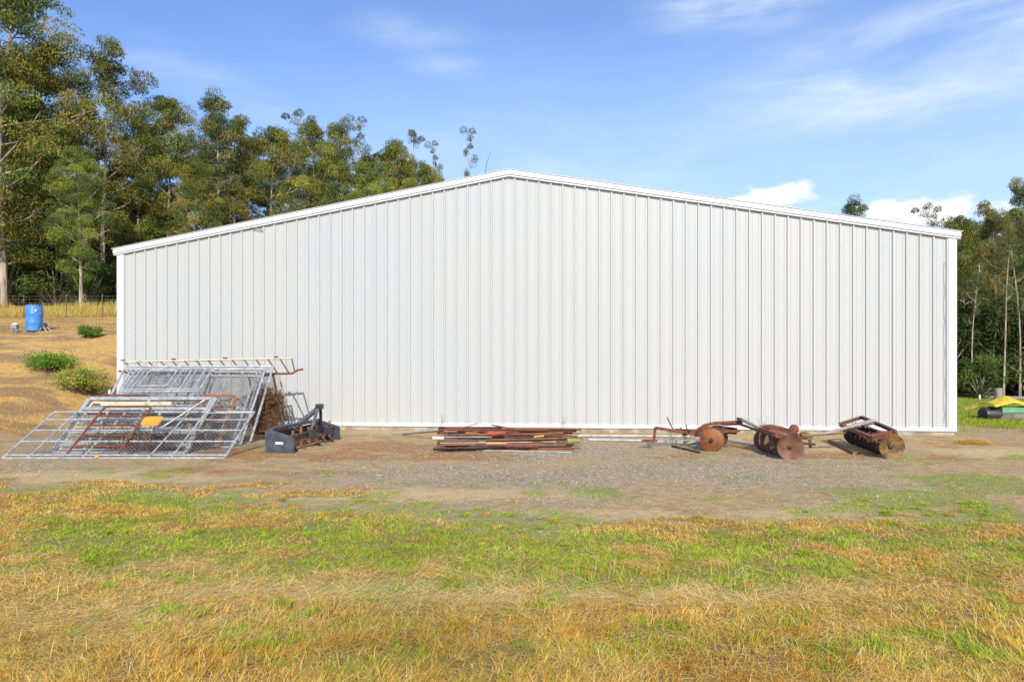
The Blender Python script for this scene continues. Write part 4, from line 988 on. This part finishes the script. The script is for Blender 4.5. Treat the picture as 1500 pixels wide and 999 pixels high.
# ------------------------------------------------------------------ box blade
def box_blade():
    n0 = G(431, 664); f0 = G(498, 644); ax = (f0 - n0).normalized(); lt = Vector((ax.y, -ax.x, 0))  # lt: to the right
    Lb = (f0 - n0).length; Wb = .56
    T = lambda v, u, z: n0 + ax * v - lt * (Wb - u) + Vector((0, 0, z))      # v along, u across, z up
    t = thing('box_scraper', 'slate grey tractor box scraper with orange scarifier shanks beside the stacked gates', 'box scraper', T(Lb / 2, Wb / 2, 0))
    for v in (0, Lb):
        m = MB(); pr_ = [(0, 0), (Wb, 0), (Wb, .26), (Wb - .04, .31), (.14, .425), (.0, .41)]; th = .022
        vs = [T(v - th / 2, u, z) for u, z in pr_] + [T(v + th / 2, u, z) for u, z in pr_]; k = len(pr_)
        m.add(vs, [tuple(range(k)), tuple(range(2 * k - 1, k - 1, -1))] + [(i, k + i, k + (i + 1) % k, (i + 1) % k) for i in range(k)])
        pl = m.build('side_plate', M['blade_steel'], t)
        if v == 0:
            MB().add([T(-.014, .20, .215), T(-.014, .35, .205), T(-.014, .35, .165), T(-.014, .20, .17)], [(3, 2, 1, 0)]).build('sticker', M['white_plastic'], pl)
    # curved mouldboard at the back
    m = MB(); K = 7; vs = []
    for i in range(K):
        a = i / (K - 1); u = .06 + .11 * (1 - (2 * a - 1) ** 2) * -1 + .1; z = .02 + .38 * a; vs += [T(.012, u, z), T(Lb - .012, u, z)]
    m.add(vs, [(2 * i, 2 * i + 1, 2 * i + 3, 2 * i + 2) for i in range(K - 1)]); m.build('mouldboard', M['blade_steel'], t, True)
    MB().beam(T(-.0, .12, .445), T(Lb, .12, .445), .07, .07).build('top_beam', M['blade_steel'], t)
    MB().beam(T(.02, .40, .27), T(Lb - .02, .40, .27), .09, .09).build('toolbar', M['black'], t)
    MB().beam(T(.02, .16, .04), T(Lb - .02, .2, .04), .02, .12).build('cutting_edge', M['rust_brown'], t)
    for i in range(6):
        v = .28 + i * (Lb - .56) / 5
        MB().beam(T(v, .42, .44 if i % 2 else .40), T(v, .42, .10), .028, .075, up=ax).build('shank', M['rust_orange'], t)
        m = MB(); m.beam(T(v, .42, .13), T(v, .50, .0), .05, .03, up=lt); m.build('shank_tip', M['rust'], t)
    # hitch mast
    c = Lb * .55; top = T(c, .52, .80)
    for s in (-1, 1):
        MB().beam(T(c + s * .30, .44, .28), top + ax * s * .05, .06, .022, up=ax).build('mast_arm', M['blade_steel'], t)
        MB().beam(top + ax * s * .05, T(c + s * .16, .12, .46), .06, .02, up=ax).build('rear_brace', M['blade_steel'], t)
        MB().beam(T(c + s * .38, .42, .30), T(c + s * .38, .66, .22), .022, .13, up=(0, 0, 1)).build('lower_hitch_lug', M['black'], t)
    MB().box(top, .12, .16, .10, (lt, ax, Vector((0, 0, 1)))).build('mast_head', M['black'], t)
    MB().tube([top + ax * -.11, top + ax * .11], .018, 8).build('hitch_pin', M['black'], t, True)
    for i in (1, 3): MB().beam(T(.3 + i * .5, .14, .43), T(.3 + i * .5, .42, .31), .04, .02).build('cross_stay', M['blade_steel'], t)
box_blade()
m = MB(); m.lathe([(.04, 0), (.09, .02), (.10, .06), (.06, .10), (.02, .11)], G(481, 636), (0, 0, 1), 9, wob=lambda a: 1 + .25 * math.sin(3 * a + 1)); solo(m, 'dirt_clod', M['black'], 'small black lump on the gravel between scraper and scrap pile', 'clod')

# ------------------------------------------------------------------ scrap pile
def scrap():
    rn = random.Random(4)
    names = {'rust': 'rust brown', 'rust_orange': 'orange rusted', 'rust_red': 'red-brown rusted', 'rust_dark': 'dark rusted', 'rust_brown': 'dull brown', 'galv_dull': 'grey', 'tan_board': 'tan', 'olive': 'olive'}
    # (px0, px1, py, depth, height above yard, thickness, width, mat, label)
    rows = [
        (640, 822, 13.35, .03, .035, .09, 'rust_dark', 'dark steel bar at the bottom front of the scrap pile'),
        (643, 850, 13.15, .035, .05, .03, 'rust_orange', 'orange angle iron along the bottom front edge of the scrap pile'),
        (690, 836, 12.95, .015, .02, .05, 'pale_pipe', 'thin pale strip lying in front of the scrap pile'),
        (645, 815, 13.5, .10, .03, .10, 'grey_wood', 'weathered grey board in the lower part of the scrap pile'),
        (642, 838, 13.6, .145, .03, .06, 'rust_orange', 'long orange bar across the front middle of the scrap pile'),
        (655, 852, 13.9, .17, .035, .06, 'rust_dark', 'long blackened bar at mid height of the scrap pile'),
        (640, 790, 14.0, .05, .05, .08, 'rust_brown', 'brown bar deep inside the scrap pile'),
        (660, 850, 14.3, .10, .05, .08, 'rust_brown', 'thick brown bar supporting the rear of the scrap pile'),
        (648, 775, 14.2, .19, .03, .05, 'rust_red', 'red-brown bar upper left in the scrap pile'),
        (690, 825, 14.15, .215, .03, .06, 'rust_orange', 'orange bar upper middle in the scrap pile'),
        (640, 760, 14.5, .24, .035, .05, 'rust', 'rust bar high at the left end of the scrap pile'),
        (655, 800, 14.6, .27, .03, .05, 'rust_red', 'red-brown bar high in the middle of the scrap pile'),
        (700, 838, 14.5, .235, .03, .08, 'rust', 'rust bar high at the right end of the scrap pile'),
        (642, 735, 14.8, .30, .02, .04, 'rust_dark', 'thin dark rod topmost at the left of the scrap pile'),
        (670, 845, 14.9, .22, .04, .05, 'rust_brown', 'brown bar at the very back of the scrap pile'),
        (720, 846, 14.0, .13, .04, .10, 'rust_brown', 'flat brown strip low on the right of the scrap pile'),
        (650, 720, 13.75, .19, .02, .07, 'galv_dull', 'short grey flat bar on the left front of the scrap pile'),
        (760, 850, 14.7, .27, .02, .06, 'rust_orange', 'orange strip topmost at the right of the scrap pile')]
    for (x0, x1, d, h, th, w, mt, lb) in rows:
        sk = rn.uniform(-.22, .22); dz = rn.uniform(-.025, .025)
        a = Vector(((x0 - CX) / F * d, d + sk, GZ + h + th / 2 + dz)); b = Vector(((x1 - CX) / F * d, d - sk, GZ + h + th / 2 - dz))
        if h < .06: a.z = b.z = GZ + h * .3 + th / 2
        m = MB(); k = rn.random()
        if k < .45:      # angle iron
            m.beam(a, b, w, .008); m.beam(a + Vector((0, w / 2, -th / 2)), b + Vector((0, w / 2, -th / 2)), .008, th + .02)
        elif k < .7:
            mid = a.lerp(b, .5) + Vector((0, 0, rn.uniform(-.012, .012))); m.tube([a, mid, b], th / 2, 8)
        else: m.beam(a, b, w, th)
        o = solo(m, 'steel_bar' if mt not in ('grey_wood', 'tan_board', 'olive') else 'board', M[mt], lb, 'metal bar' if mt not in ('grey_wood',) else 'board', 'long bars of the scrap pile')
    for k in range(30):
        d = rn.uniform(13.1, 15.0); h = .02 + .16 * min(1, (d - 13.0) / 1.2) * rn.random() + .015 * k / 30; x0 = rn.uniform(636, 700); x1 = rn.uniform(760, 850)
        if k % 5 == 0: x1 = x0 + rn.uniform(40, 80)
        sk = rn.uniform(-.35, .35); w = rn.uniform(.03, .10); th = rn.uniform(.012, .05)
        a = Vector(((x0 - CX) / F * d, d + sk, GZ + h + rn.uniform(0, .04))); b = Vector(((x1 - CX) / F * d, d - sk, GZ + h + rn.uniform(0, .04)))
        m = MB()
        if k % 4 == 1: m.beam(a, b, w, .01); m.beam(a + Vector((0, w / 2, -th / 2)), b + Vector((0, w / 2, -th / 2)), .01, th)
        elif k % 4 == 2: m.tube([a, a.lerp(b, .4) + Vector((0, .02, .015)), b], th / 2 + .004, 8)
        else: m.beam(a, a.lerp(b, .5) + Vector((0, 0, .008)), w, th); m.beam(a.lerp(b, .5) + Vector((0, 0, .008)), b, w, th)
        solo(m, 'scrap_bar', M[['rust', 'rust_dark', 'rust_orange', 'rust_brown', 'rust_red', 'rust_dark', 'black'][k % 7]], '%s bar buried among its like inside the scrap pile' % ['rust brown', 'dark rusted', 'orange rusted', 'dull brown', 'red-brown', 'dark rusted', 'black'][k % 7], 'metal bar', 'buried bars of the scrap pile')
    def one(name, a, b, w, h, mt, lb, cat, tube=False):
        m = MB()
        if tube: m.tube([a, b], w, 8)
        else: m.beam(a, b, w, h)
        solo(m, name, M[mt], lb, cat, smooth=tube)
    one('board', P(715, 634, 13.7), P(740, 633, 13.7), .10, .045, 'red_board', 'short bright red board in the top of the scrap pile', 'board')
    one('board', P(831, 645, 13.3), P(853, 645, 13.3), .12, .07, 'olive', 'olive yellow block end at the right of the scrap pile', 'board')
    one('board', P(782, 640, 13.4), P(797, 638, 13.4), .06, .03, 'tan_board', 'small tan splinter of wood on the scrap pile front', 'board')
    one('board', P(712, 649, 12.95), P(742, 649, 12.95), .05, .04, 'tan_board', 'tan offcut low at the front of the scrap pile', 'board')
    one('bottle', P(701, 648, 12.9), P(711, 648, 12.9), .022, .02, 'green_paint', 'small teal canister at the foot of the scrap pile', 'canister', True)
    one('pipe', P(634, 641.5, 13.4), P(650, 641.5, 13.4), .03, .02, 'white_plastic', 'short white pipe end at the left of the scrap pile', 'pipe', True)
    one('pipe', G(575, 636) + Vector((0, 0, .02)), P(640, 630, 15.2), .016, .02, 'pale_pipe', 'thin pale pipe running left out of the scrap pile', 'pipe', True)
    one('metal_rod', G(590, 637) + Vector((0, 0, .012)), P(650, 631, 15.1), .01, .02, 'rust_dark', 'thin dark rod beside the pale pipe left of the scrap pile', 'rod', True)
    one('metal_rod', P(672, 628.5, 15.2), P(700, 620, 15.2), .009, .02, 'rust_brown', 'thin bent rod sticking up at the left back of the scrap pile', 'rod', True)
    one('metal_rod', P(720, 622.5, 15.0), P(775, 632, 14.6), .014, .02, 'rust_red', 'red rod sloping down over the top of the scrap pile', 'rod', True)
    # long pipes lying on the ground toward the harrow
    one('pipe', G(838, 640) + Vector((0, 0, .03)), G(1010, 641) + Vector((0, 0, .03)), .028, .02, 'pale_pipe', 'long pale pipe lying near the wall between scrap pile and left harrow', 'pipe', True)
    one('pipe', G(862, 646) + Vector((0, 0, .03)), G(1030, 649) + Vector((0, 0, .03)), .028, .02, 'pale_pipe', 'second long pale pipe on the gravel in front of the first', 'pipe', True)
    one('metal_channel', G(950, 649) + Vector((0, 0, .04)), G(1032, 651) + Vector((0, 0, .04)), .10, .06, 'galv_dull', 'grey galvanised channel under the left harrow drawbar', 'channel')
    one('beam', G(1060, 646) + Vector((0, 0, .04)), G(1112, 655) + Vector((0, 0, .04)), .12, .06, 'pale_pipe', 'pale flat beam on the ground between the left and middle harrow', 'beam')
    m = MB(); m.beam(G(985, 655) + Vector((0, 0, .02)), G(1025, 664) + Vector((0, 0, .02)), .05, .04); solo(m, 'board', M['rust_dark'], 'dark bar on the ground left of the front disc of the left harrow', 'board')  # low dark bar flat on the ground
scrap()

# ------------------------------------------------------------------ harrows
def disc(parent, c, ax, r, mat, concave=1, name='disc', hub=True, jag=0.0, seed=0, n=28):
    """shallow dished disc"""
    d = r * .22 * concave; th = .005
    K = 7; prof = [(.001 + r * i / K, d * (i / K) ** 2) for i in range(K + 1)]
    back = [(r - r * i / K + .001, d * (1 - i / K) ** 2 + th) for i in range(K + 1)]
    wob = (lambda a: 1 + jag * math.sin(9 * a + seed)) if jag else None
    o = MB().lathe(prof + back, c, ax, n, wob).build(name, mat, parent, True)
    if hub: MB().lathe([(.035, -.03), (.042, -.02), (.042, .035), (.03, .05)], c, ax, 10).build('hub', M['rust_dark'], o, True)
    return o
def harrows():
    # ---- left harrow
    t = thing('disc_harrow', 'small rusty disc harrow at the left, orange front disc and drawbar bent down', 'disc harrow', G(1040, 652))
    c0 = P(1042, 645.5, 12.95); r = .225; c0.z = GZ + r - .01
    axis = Vector((.42, 1, 0)).normalized()
    for i in range(4): disc(t, c0 + axis * .27 * i, axis, r, M['disc_orange'] if i == 0 else M['rust_dark'], concave=1 if i < 4 else -1, hub=i == 0)
    MB().tube([c0 - axis * .05, c0 + axis * .95], .02, 8).build('axle', M['rust_dark'], t, True)
    def bm(name, a, b, w, h, mt, up=(0, 0, 1)): MB().beam(P(*a), P(*b), w, h, up).build(name, M[mt], t)
    bm('drawbar', (960, 626.5, 13.6), (1021, 636, 13.5), .07, .06, 'rust')
    bm('drawbar_leg', (960, 626, 13.6), (958, 645, 13.6), .05, .05, 'rust')
    bm('foot', (943, 645, 13.6), (960, 646, 13.4), .16, .035, 'rust_red')
    MB().tube([P(1000, 637, 13.6), P(1018, 632, 13.5), P(1032, 623, 13.5), P(1048, 619.5, 13.6), P(1064, 621, 13.7), P(1086, 620, 13.8)], .032, 8).build('bent_beam', M['rust'], t, True)
    MB().tube([P(1010, 634, 13.9), P(1034, 627, 14.0), P(1054, 625, 14.0), P(1080, 629, 13.9)], .03, 8).build('bent_beam', M['rust_red'], t, True)
    bm('frame_plate', (1022, 634, 13.3), (1082, 631, 13.3), .22, .03, 'rust')
    bm('frame_beam', (1018, 638, 13.2), (1046, 634, 13.0), .06, .05, 'rust_dark')
    bm('frame_beam', (1046, 632, 13.1), (1078, 634, 13.5), .07, .06, 'rust')
    bm('frame_beam', (980, 630, 14.4), (1040, 633, 14.2), .06, .05, 'rust_dark')
    bm('frame_beam', (1048, 620, 13.6), (1086, 618, 13.7), .09, .06, 'rust')
    bm('hanger', (1044, 633, 13.05), (1046, 643, 13.0), .05, .02, 'rust_brown')
    bm('hanger', (1066, 630, 13.8), (1064, 640, 13.75), .05, .02, 'rust_brown')
    MB().tube([P(977, 611, 14.0), P(986, 629, 13.9)], [.012, .016], 6).build('lever', M['rust_brown'], t, True)
    bm('clamp', (1068, 617, 13.7), (1070, 622, 13.7), .05, .05, 'rust_dark')
    for (a, b) in (((990, 628, 13.8), (1012, 631, 13.4)), ((996, 626, 14.1), (1003, 634, 13.8)), ((1005, 622, 14.2), (1007, 632, 14.1))):
        MB().tube([P(*a), P(*b)], .012, 6).build('stay_rod', M['rust_dark'], t, True)
    # ---- middle harrow
    t = thing('disc_harrow', 'rusty red disc harrow in the middle with large brown front disc and small top wheel', 'disc harrow', G(1150, 660))
    def bm(name, a, b, w, h, mt, up=(0, 0, 1)): MB().beam(P(*a), P(*b), w, h, up).build(name, M[mt], t)
    c0 = P(1157, 655, 11.85); r = .225; c0.z = GZ + r - .01; axis = Vector((.02, 1, 0)).normalized()
    for i in range(5): disc(t, c0 + axis * .29 * i, (axis + Vector((.12, 0, .0))).normalized(), r, M['disc_red'] if i == 0 else M['rust_brown'], concave=-1 if i == 0 else 1, hub=i == 0)
    MB().tube([c0 - axis * .05, c0 + axis * 1.1], .02, 8).build('axle', M['rust_dark'], t, True)
    bm('gang_bar', (1117, 634, 13.2), (1155, 642, 12.0), .05, .05, 'rust_dark')
    bm('drawbar', (1084, 613, 13.6), (1116, 629, 12.9), .05, .06, 'grey_wood')
    bm('drawbar', (1082, 620.5, 13.6), (1140, 641, 12.2), .045, .04, 'rust_dark')
    bm('clevis', (1080, 613, 13.6), (1091, 616, 13.5), .09, .05, 'rust_dark')
    bm('frame_beam', (1114, 628, 12.9), (1150, 641, 12.0), .07, .06, 'rust_red')
    bm('frame_beam', (1120, 624.5, 13.0), (1165, 637, 12.6), .08, .05, 'rust')
    bm('frame_beam', (1118, 634, 12.7), (1168, 637, 12.3), .07, .05, 'rust_dark')
    MB().tube([P(1112, 626, 13.1), P(1128, 624, 13.1), P(1144, 627, 13.0), P(1160, 632, 12.8)], .035, 8).build('bent_beam', M['rust'], t, True)
    bm('weight_plate', (1132, 639, 12.05), (1172, 641, 12.05), .26, .04, 'rust_red')
    bm('rear_bar', (1166, 637, 12.7), (1190, 641, 12.7), .06, .05, 'rust_brown')
    bm('rear_bar', (1170, 649, 12.3), (1194, 651, 12.3), .05, .04, 'rust_dark')
    bm('rear_hook', (1186, 644, 12.5), (1187, 655, 12.4), .05, .03, 'rust_dark')
    MB().lathe([(.055, -.03), (.085, -.02), (.09, .0), (.085, .02), (.055, .03)], P(1163, 628.5, 12.8), (.25, 1, 0), 18).build('gauge_wheel', M['rust_red'], t, True)
    bm('wheel_arm', (1164, 632, 12.8), (1167, 640, 12.7), .03, .03, 'rust_dark')
    MB().lathe([(.045, -.09), (.07, -.06), (.075, .05), (.05, .08)], P(1178, 638, 12.7), (1, .3, 0), 14).build('ochre_weight', M['disc_ochre'], t, True)
    for (a, b, w) in (((1119, 638, 12.9), (1124, 652, 12.8), .09), ((1129, 640, 12.6), (1134, 656, 12.5), .09)):
        bm('scraper', a, b, w, .012, 'rust_brown', up=(.5, -1, 0))
    # ---- right roller harrow
    t = thing('roller_harrow', 'rusty harrow at the right with tilted rectangular frame over a long row of rings', 'harrow', G(1280, 660))
    def bm(name, a, b, w, h, mt, up=(0, 0, 1)): MB().beam(P(*a), P(*b), w, h, up).build(name, M[mt], t)
    A = P(1303, 655, 12.05); A.z = GZ + .21; B = P(1250, 640, 14.3); B.z = GZ + .21; axis = (B - A).normalized(); L = (B - A).length
    disc(t, A - axis * .06, (axis + Vector((-.15, 0, 0))).normalized(), .22, M['disc_ochre'], concave=-1)
    nr = 17
    for i in range(nr):
        c = A + axis * (.10 + (L - .1) * i / (nr - 1))
        disc(t, c, axis, .185 + .02 * (i % 2), M['rust_dark'] if i % 4 else M['rust_brown'], hub=False, jag=.03, seed=i, n=22, name='ring')  # ring colour kept dark, with the shade of the row put into it
    MB().tube([A - axis * .12, B + axis * .1], .022, 8).build('axle', M['rust_dark'], t, True)
    c1, c2, c3, c4 = (1230, 620, 14.3), (1262, 609.5, 14.6), (1311, 630, 12.3), (1279, 640, 12.05)
    for a, b, mt in ((c1, c2, 'rust_brown'), (c2, c3, 'rust_dark'), (c4, c3, 'rust_red'), (c1, c4, 'rust_brown')):
        m = MB(); pa, pb = P(*a), P(*b); m.beam(pa, pb, .075, .012); m.beam(pa + Vector((0, 0, -.03)), pb + Vector((0, 0, -.03)), .012, .07); m.build('frame_beam', M[mt], t)
    bm('front_plate', (1277, 641, 12.05), (1312, 634, 12.25), .02, .11, 'rust_red')
    bm('cross_beam', (1252, 628, 13.3), (1284, 618, 13.5), .06, .03, 'rust_brown')
    bm('cross_beam', (1245, 624, 13.8), (1277, 646, 12.1), .05, .04, 'rust_orange')
    bm('side_board', (1262, 622, 13.7), (1296, 634, 12.6), .28, .02, 'rust_brown', up=(.3, 0, 1))
    MB().tube([P(1309, 630, 12.2), P(1315, 636, 12.1), P(1314, 641, 12.0), P(1306, 649, 11.95), P(1304, 655, 11.95)], .016, 7).build('hooked_rod', M['rust_brown'], t, True)
    for q in ((1281, 641, 12.05), (1232, 622, 14.3)):
        b = P(*q); MB().beam(b, Vector((b.x + .12, b.y + .05, GZ + .2)), .05, .02, up=(0, 1, 0)).build('bearing_arm', M['rust_brown'], t)
    m = MB(); m.beam(P(1188, 640, 13.3), P(1281, 615, 13.0), .09, .05); solo(m, 'wooden_pole', M['grey_wood'], 'long weathered grey pole resting on the frame of the right harrow', 'pole')
    m = MB(); m.beam(G(1215, 648) + Vector((0, 0, .03)), G(1252, 666) + Vector((0, 0, .03)), .07, .06); solo(m, 'board', M['rust_brown'], 'brown timber on the ground in the shade left of the right harrow', 'board')
    m = MB(); m.beam(P(1238, 634, 13.2), P(1170, 640, 12.9), .03, .03); solo(m, 'metal_rod', M['rust_brown'], 'thin rusty rod linking the middle and the right harrow', 'rod')
harrows()
for (px, py, d, h, seed, lb) in [(985, 636, 14.6, .35, 41, 'dry weed growing through the left end of the left harrow'), (1005, 634, 14.6, .28, 42, 'low dry weed with dark heads beside the left harrow'),
                                 (1240, 636, 15.6, .5, 43, 'thin dry weed against the wall left of the right harrow'), (1118, 634, 15.8, .6, 44, 'tall thin dry stalk against the wall behind the middle harrow'),
                                 (825, 634, 16.3, .6, 45, 'tall thin dry weed against the wall at the right end of the scrap pile'), (645, 632, 16.9, .5, 46, 'thin grey weed against the wall behind the left end of the scrap pile')]:
    b_ = bush('dry_weed', lb, 'weed', px, py, d, .35, h, [(.28, .22, .13), (.20, .2, .08), (.4, .32, .18)], seed, n=9, leaf=.03, stem=.004, lv=9)

# ------------------------------------------------------------------ right side of the shed
def right_side():
    d = 21.5; x0 = (1446 - CX) / F * d; t = thing('trough', 'long low green trough with brown skirt and black rounded end on the lawn', 'trough', (x0 + 1.6, d, GZ))
    L = 3.6
    def prism(prof, xa, xb, name, mat, sm=False):
        m = MB(); vs = [Vector((xa, d + y, GZ + z)) for y, z in prof] + [Vector((xb, d + y, GZ + z)) for y, z in prof]; k = len(prof)
        m.add(vs, [tuple(range(k)), tuple(range(2 * k - 1, k - 1, -1))] + [(i, k + i, k + (i + 1) % k, (i + 1) % k) for i in range(k)]); return m.build(name, mat, t, sm)
    prism([(-.30, .20), (-.33, .24), (-.33, .38), (-.26, .40), (.30, .40), (.33, .36), (.33, .2)], x0 + .25, x0 + L, 'upper_shell', M['green_paint'])
    prism([(-.27, .0), (-.31, .04), (-.31, .197), (.31, .197), (.31, 0)], x0 + .22, x0 + L - .02, 'skirt', M['grey_paint'])
    m = MB(); m.lathe([(.02, 0), (.15, .0), (.24, .03), (.26, .10), (.26, .50)], Vector((x0 - .22, d - .06, GZ + .19)), (1, 0, 0), 20)
    m.v = [(x, y, GZ + (z - GZ) * .86) for x, y, z in m.v]; m.build('end_cap', M['black'], t, True)
    # crumpled yellow sheet over it
    nx, ny = 46, 12; rng = np.random.default_rng(3); X = np.linspace(x0 - .05, x0 + L, nx); Yv = np.linspace(-.42, .30, ny)
    gx, gy = np.meshgrid(X, Yv)
    f = fbm(gx * 3.1 + 5, gy * 6 + 2, 4, 4); lump = np.exp(-((gx - x0 - .55) / .35) ** 2) * .22
    z = GZ + .425 + .13 * f + lump * (1 - np.abs(gy) * 1.2) + .05 * np.cos(gy * 4); z = np.where(gy < -.3, z - .05, z)
    v = np.stack([gx.ravel(), (d + gy + .12 * (f - .5)).ravel(), z.ravel()], 1); v2 = v.copy(); v2[:, 2] -= .02
    i = np.arange(nx * ny).reshape(ny, nx); q = np.stack([i[:-1, :-1], i[:-1, 1:], i[1:, 1:], i[1:, :-1]], -1).reshape(-1, 4)
    edge = list(i[0]) + list(i[1:, -1]) + list(i[-1, -2::-1]) + list(i[-2:0:-1, 0]); k = nx * ny
    sk = [(edge[j], edge[j] + k, edge[(j + 1) % len(edge)] + k, edge[(j + 1) % len(edge)]) for j in range(len(edge))]
    me = fast_mesh('yellow_sheet', np.concatenate([v, v2]), np.concatenate([q, q[:, ::-1] + k, np.array(sk)])); me.shade_smooth()
    tag(link_mesh('yellow_sheet', me, M['yellow_tarp']), 'crumpled yellow sheet draped along the top of the green trough', 'sheet')
    # yellow flap on the lawn
    gx, gy = np.meshgrid(np.linspace(0, 1, 18), np.linspace(0, 1, 8)); f = fbm(gx * 5, gy * 5, 14, 3)
    p0 = G(1417, 600); cx_ = p0.x + gx * .62; cy_ = p0.y - .25 + gy * .5 + .1 * gx; zz = GZ + .02 + .14 * f * np.sin(np.pi * gx) + .10 * gx ** 2
    v = np.stack([cx_.ravel(), cy_.ravel(), zz.ravel()], 1); v2 = v.copy(); v2[:, 2] -= .015; i = np.arange(v.shape[0]).reshape(8, 18); q = np.stack([i[:-1, :-1], i[:-1, 1:], i[1:, 1:], i[1:, :-1]], -1).reshape(-1, 4)
    me = fast_mesh('yellow_flap', np.concatenate([v, v2]), np.concatenate([q, q[:, ::-1] + len(v)])); me.shade_smooth()
    tag(link_mesh('yellow_flap', me, M['yellow_tarp']), 'loose yellow flap of sheeting lying left of the black trough end', 'sheet')
    # post, stake, log
    b = G(1462, 588); m = MB(); m.lathe([(.19, 0), (.18, .3), (.185, .62), (.17, .66)], b, (0, 0, 1), 10, wob=lambda a: 1 + .08 * math.sin(2 * a)); solo(m, 'gate_post', M['post_wood'], 'thick grey wooden post behind the yellow sheet', 'post')
    b = G(1435, 586); m = MB(); m.beam(b, b + Vector((0, 0, .28)), .07, .07); solo(m, 'marker_stake', M['white_plastic'], 'small white stake on the lawn left of the wooden post', 'stake')
    m = MB(); pts = [G(x, y) + Vector((0, 0, .08)) for x, y in ((1385, 578.5), (1410, 580), (1435, 584), (1475, 585), (1540, 586))]; m.tube(pts, [.09, .1, .1, .09, .08], 7); solo(m, 'fallen_log', M['post_wood'], 'long low fallen log at the edge of the right-hand wood', 'log', smooth=True)
    # straw mound by the corner
    rng = np.random.default_rng(5); n = 1600; c = G(1425, 650); a = rng.random(n) * 6.28; r_ = np.sqrt(rng.random(n)); x = c.x + r_ * np.cos(a) * .34; y = c.y + r_ * np.sin(a) * .32; z = GZ + .07 * (1 - r_ ** 2)
    me = blade_mesh('straw_clump', x, y, .10 + 0 * x, .007 + 0 * x, 1.0 + .5 * rng.random(n), pick(rng, [(.62, .38, .08), (.70, .46, .12)], n), rng, z=z)
    tag(link_mesh('straw_clump', me, M['blade']), 'small heap of orange-yellow straw on the dirt right of the shed corner', 'straw heap')
right_side()

# ------------------------------------------------------------------ slope left of the shed
def left_side():
    d = 25.6; x = (50 - CX) / F * d; z = h1(x, d); r = .275
    t = thing('plastic_barrel', 'upright blue plastic barrel standing on the dry slope', 'barrel', (x, d, z))
    c = Vector((x, d, z)); H = .95
    prof = [(r * .9, 0), (r * .97, .02), (r, .06), (r, .28), (r * 1.025, .30), (r * 1.025, .33), (r, .35), (r, .60), (r * 1.025, .62), (r * 1.025, .65), (r, .67), (r, H - .07), (r * .97, H - .03), (r * .93, H - .02)]
    MB().lathe(prof, c, (0, 0, 1), 32).build('drum_body', M['blue'], t, True)
    MB().lathe([(r * .90, H - .02), (r * .98, H - .015), (r * .98, H + .02), (r * .90, H + .022), (r * .88, H - .005)], c, (0, 0, 1), 32).build('rim', M['blue'], t, True)
    for sx in (-.15, .15): MB().lathe([(.035, 0), (.035, .018), (.02, .02)], c + Vector((sx, 0, H - .02)), (0, 0, 1), 12).build('bung', M['white_plastic'], t)
    MB().box(c + Vector((.19, -.205, H * .8)), .09, .012, .07).build('sticker', M['white_plastic'], t)
    # little valve box on legs at its left
    d2 = 25.3; x2 = (22 - CX) / F * d2; z2 = h1(x2, d2); t = thing('valve_box', 'small pale box on thin legs left of the blue barrel', 'box', (x2, d2, z2))
    MB().box((x2, d2, z2 + .24), .20, .16, .15).build('housing', M['galv_dull'], t)
    m = MB(); m.lathe([(.11, 0), (.10, .03), (.04, .06)], (x2, d2, z2 + .315), (0, 0, 1), 12); m.build('lid', M['white_plastic'], t)
    for sx in (-1, 1):
        for sy in (-1, 1): MB().tube([(x2 + sx * .08, d2 + sy * .06, z2 - .05), (x2 + sx * .07, d2 + sy * .05, z2 + .17)], .012, 6).build('leg', M['galv_dull'], t)
    # pump stand at its right
    d3 = 25.6; x3 = (66 - CX) / F * d3; z3 = h1(x3, d3); t = thing('water_pump', 'small dark pump with splayed pipe legs right of the blue barrel', 'pump', (x3, d3, z3))
    MB().lathe([(.03, -.12), (.08, -.11), (.085, .08), (.05, .12)], (x3 - .05, d3, z3 + .22), (1, 0, .1), 14).build('motor', M['blade_steel'], t, True)
    for (a, b) in (((-.10, -.05, .15), (-.16, -.1, -.05)), ((.02, .05, .16), (.28, .05, -.04)), ((-.02, -.08, .2), (.16, -.12, -.04)), ((-.1, .05, .3), (.24, .0, .0))):
        MB().tube([(x3 + a[0], d3 + a[1], z3 + a[2]), (x3 + b[0], d3 + b[1], z3 + b[2])], .014, 6).build('pipe_leg', M['galv'], t, True)
    # wire fence on steel posts
    t = thing('wire_fence', 'low wire mesh fence on thin rusty posts along the top of the slope', 'fence', (-26, 33, h1(-26, 33)))
    pts = []
    for px in (-75, -20, 35, 97, 150, 205):
        dd = 33.0; x = (px - CX) / F * dd; pts.append(Vector((x, dd, h1(x, dd))))
    for p in pts: MB().beam(p + Vector((0, 0, -.2)), p + Vector((0, 0, 1.15)), .035, .03, up=(0, 1, 0)).build('fence_post', M['rust_brown'], t)
    m = MB()
    for k in range(7):
        for a, b in zip(pts, pts[1:]):
            o_ = Vector((0, -.02, .12 + k * .155)); m.tube([a + o_, b + o_], .006, 3, cap=False)
    for a, b in zip(pts, pts[1:]):
        for j in range(7): q = a.lerp(b, j / 7); m.tube([q + Vector((0, -.02, .1)), q + Vector((0, -.02, 1.06))], .003, 3, cap=False)
    m.build('wire_netting', M['galv_dull'], t)
left_side()
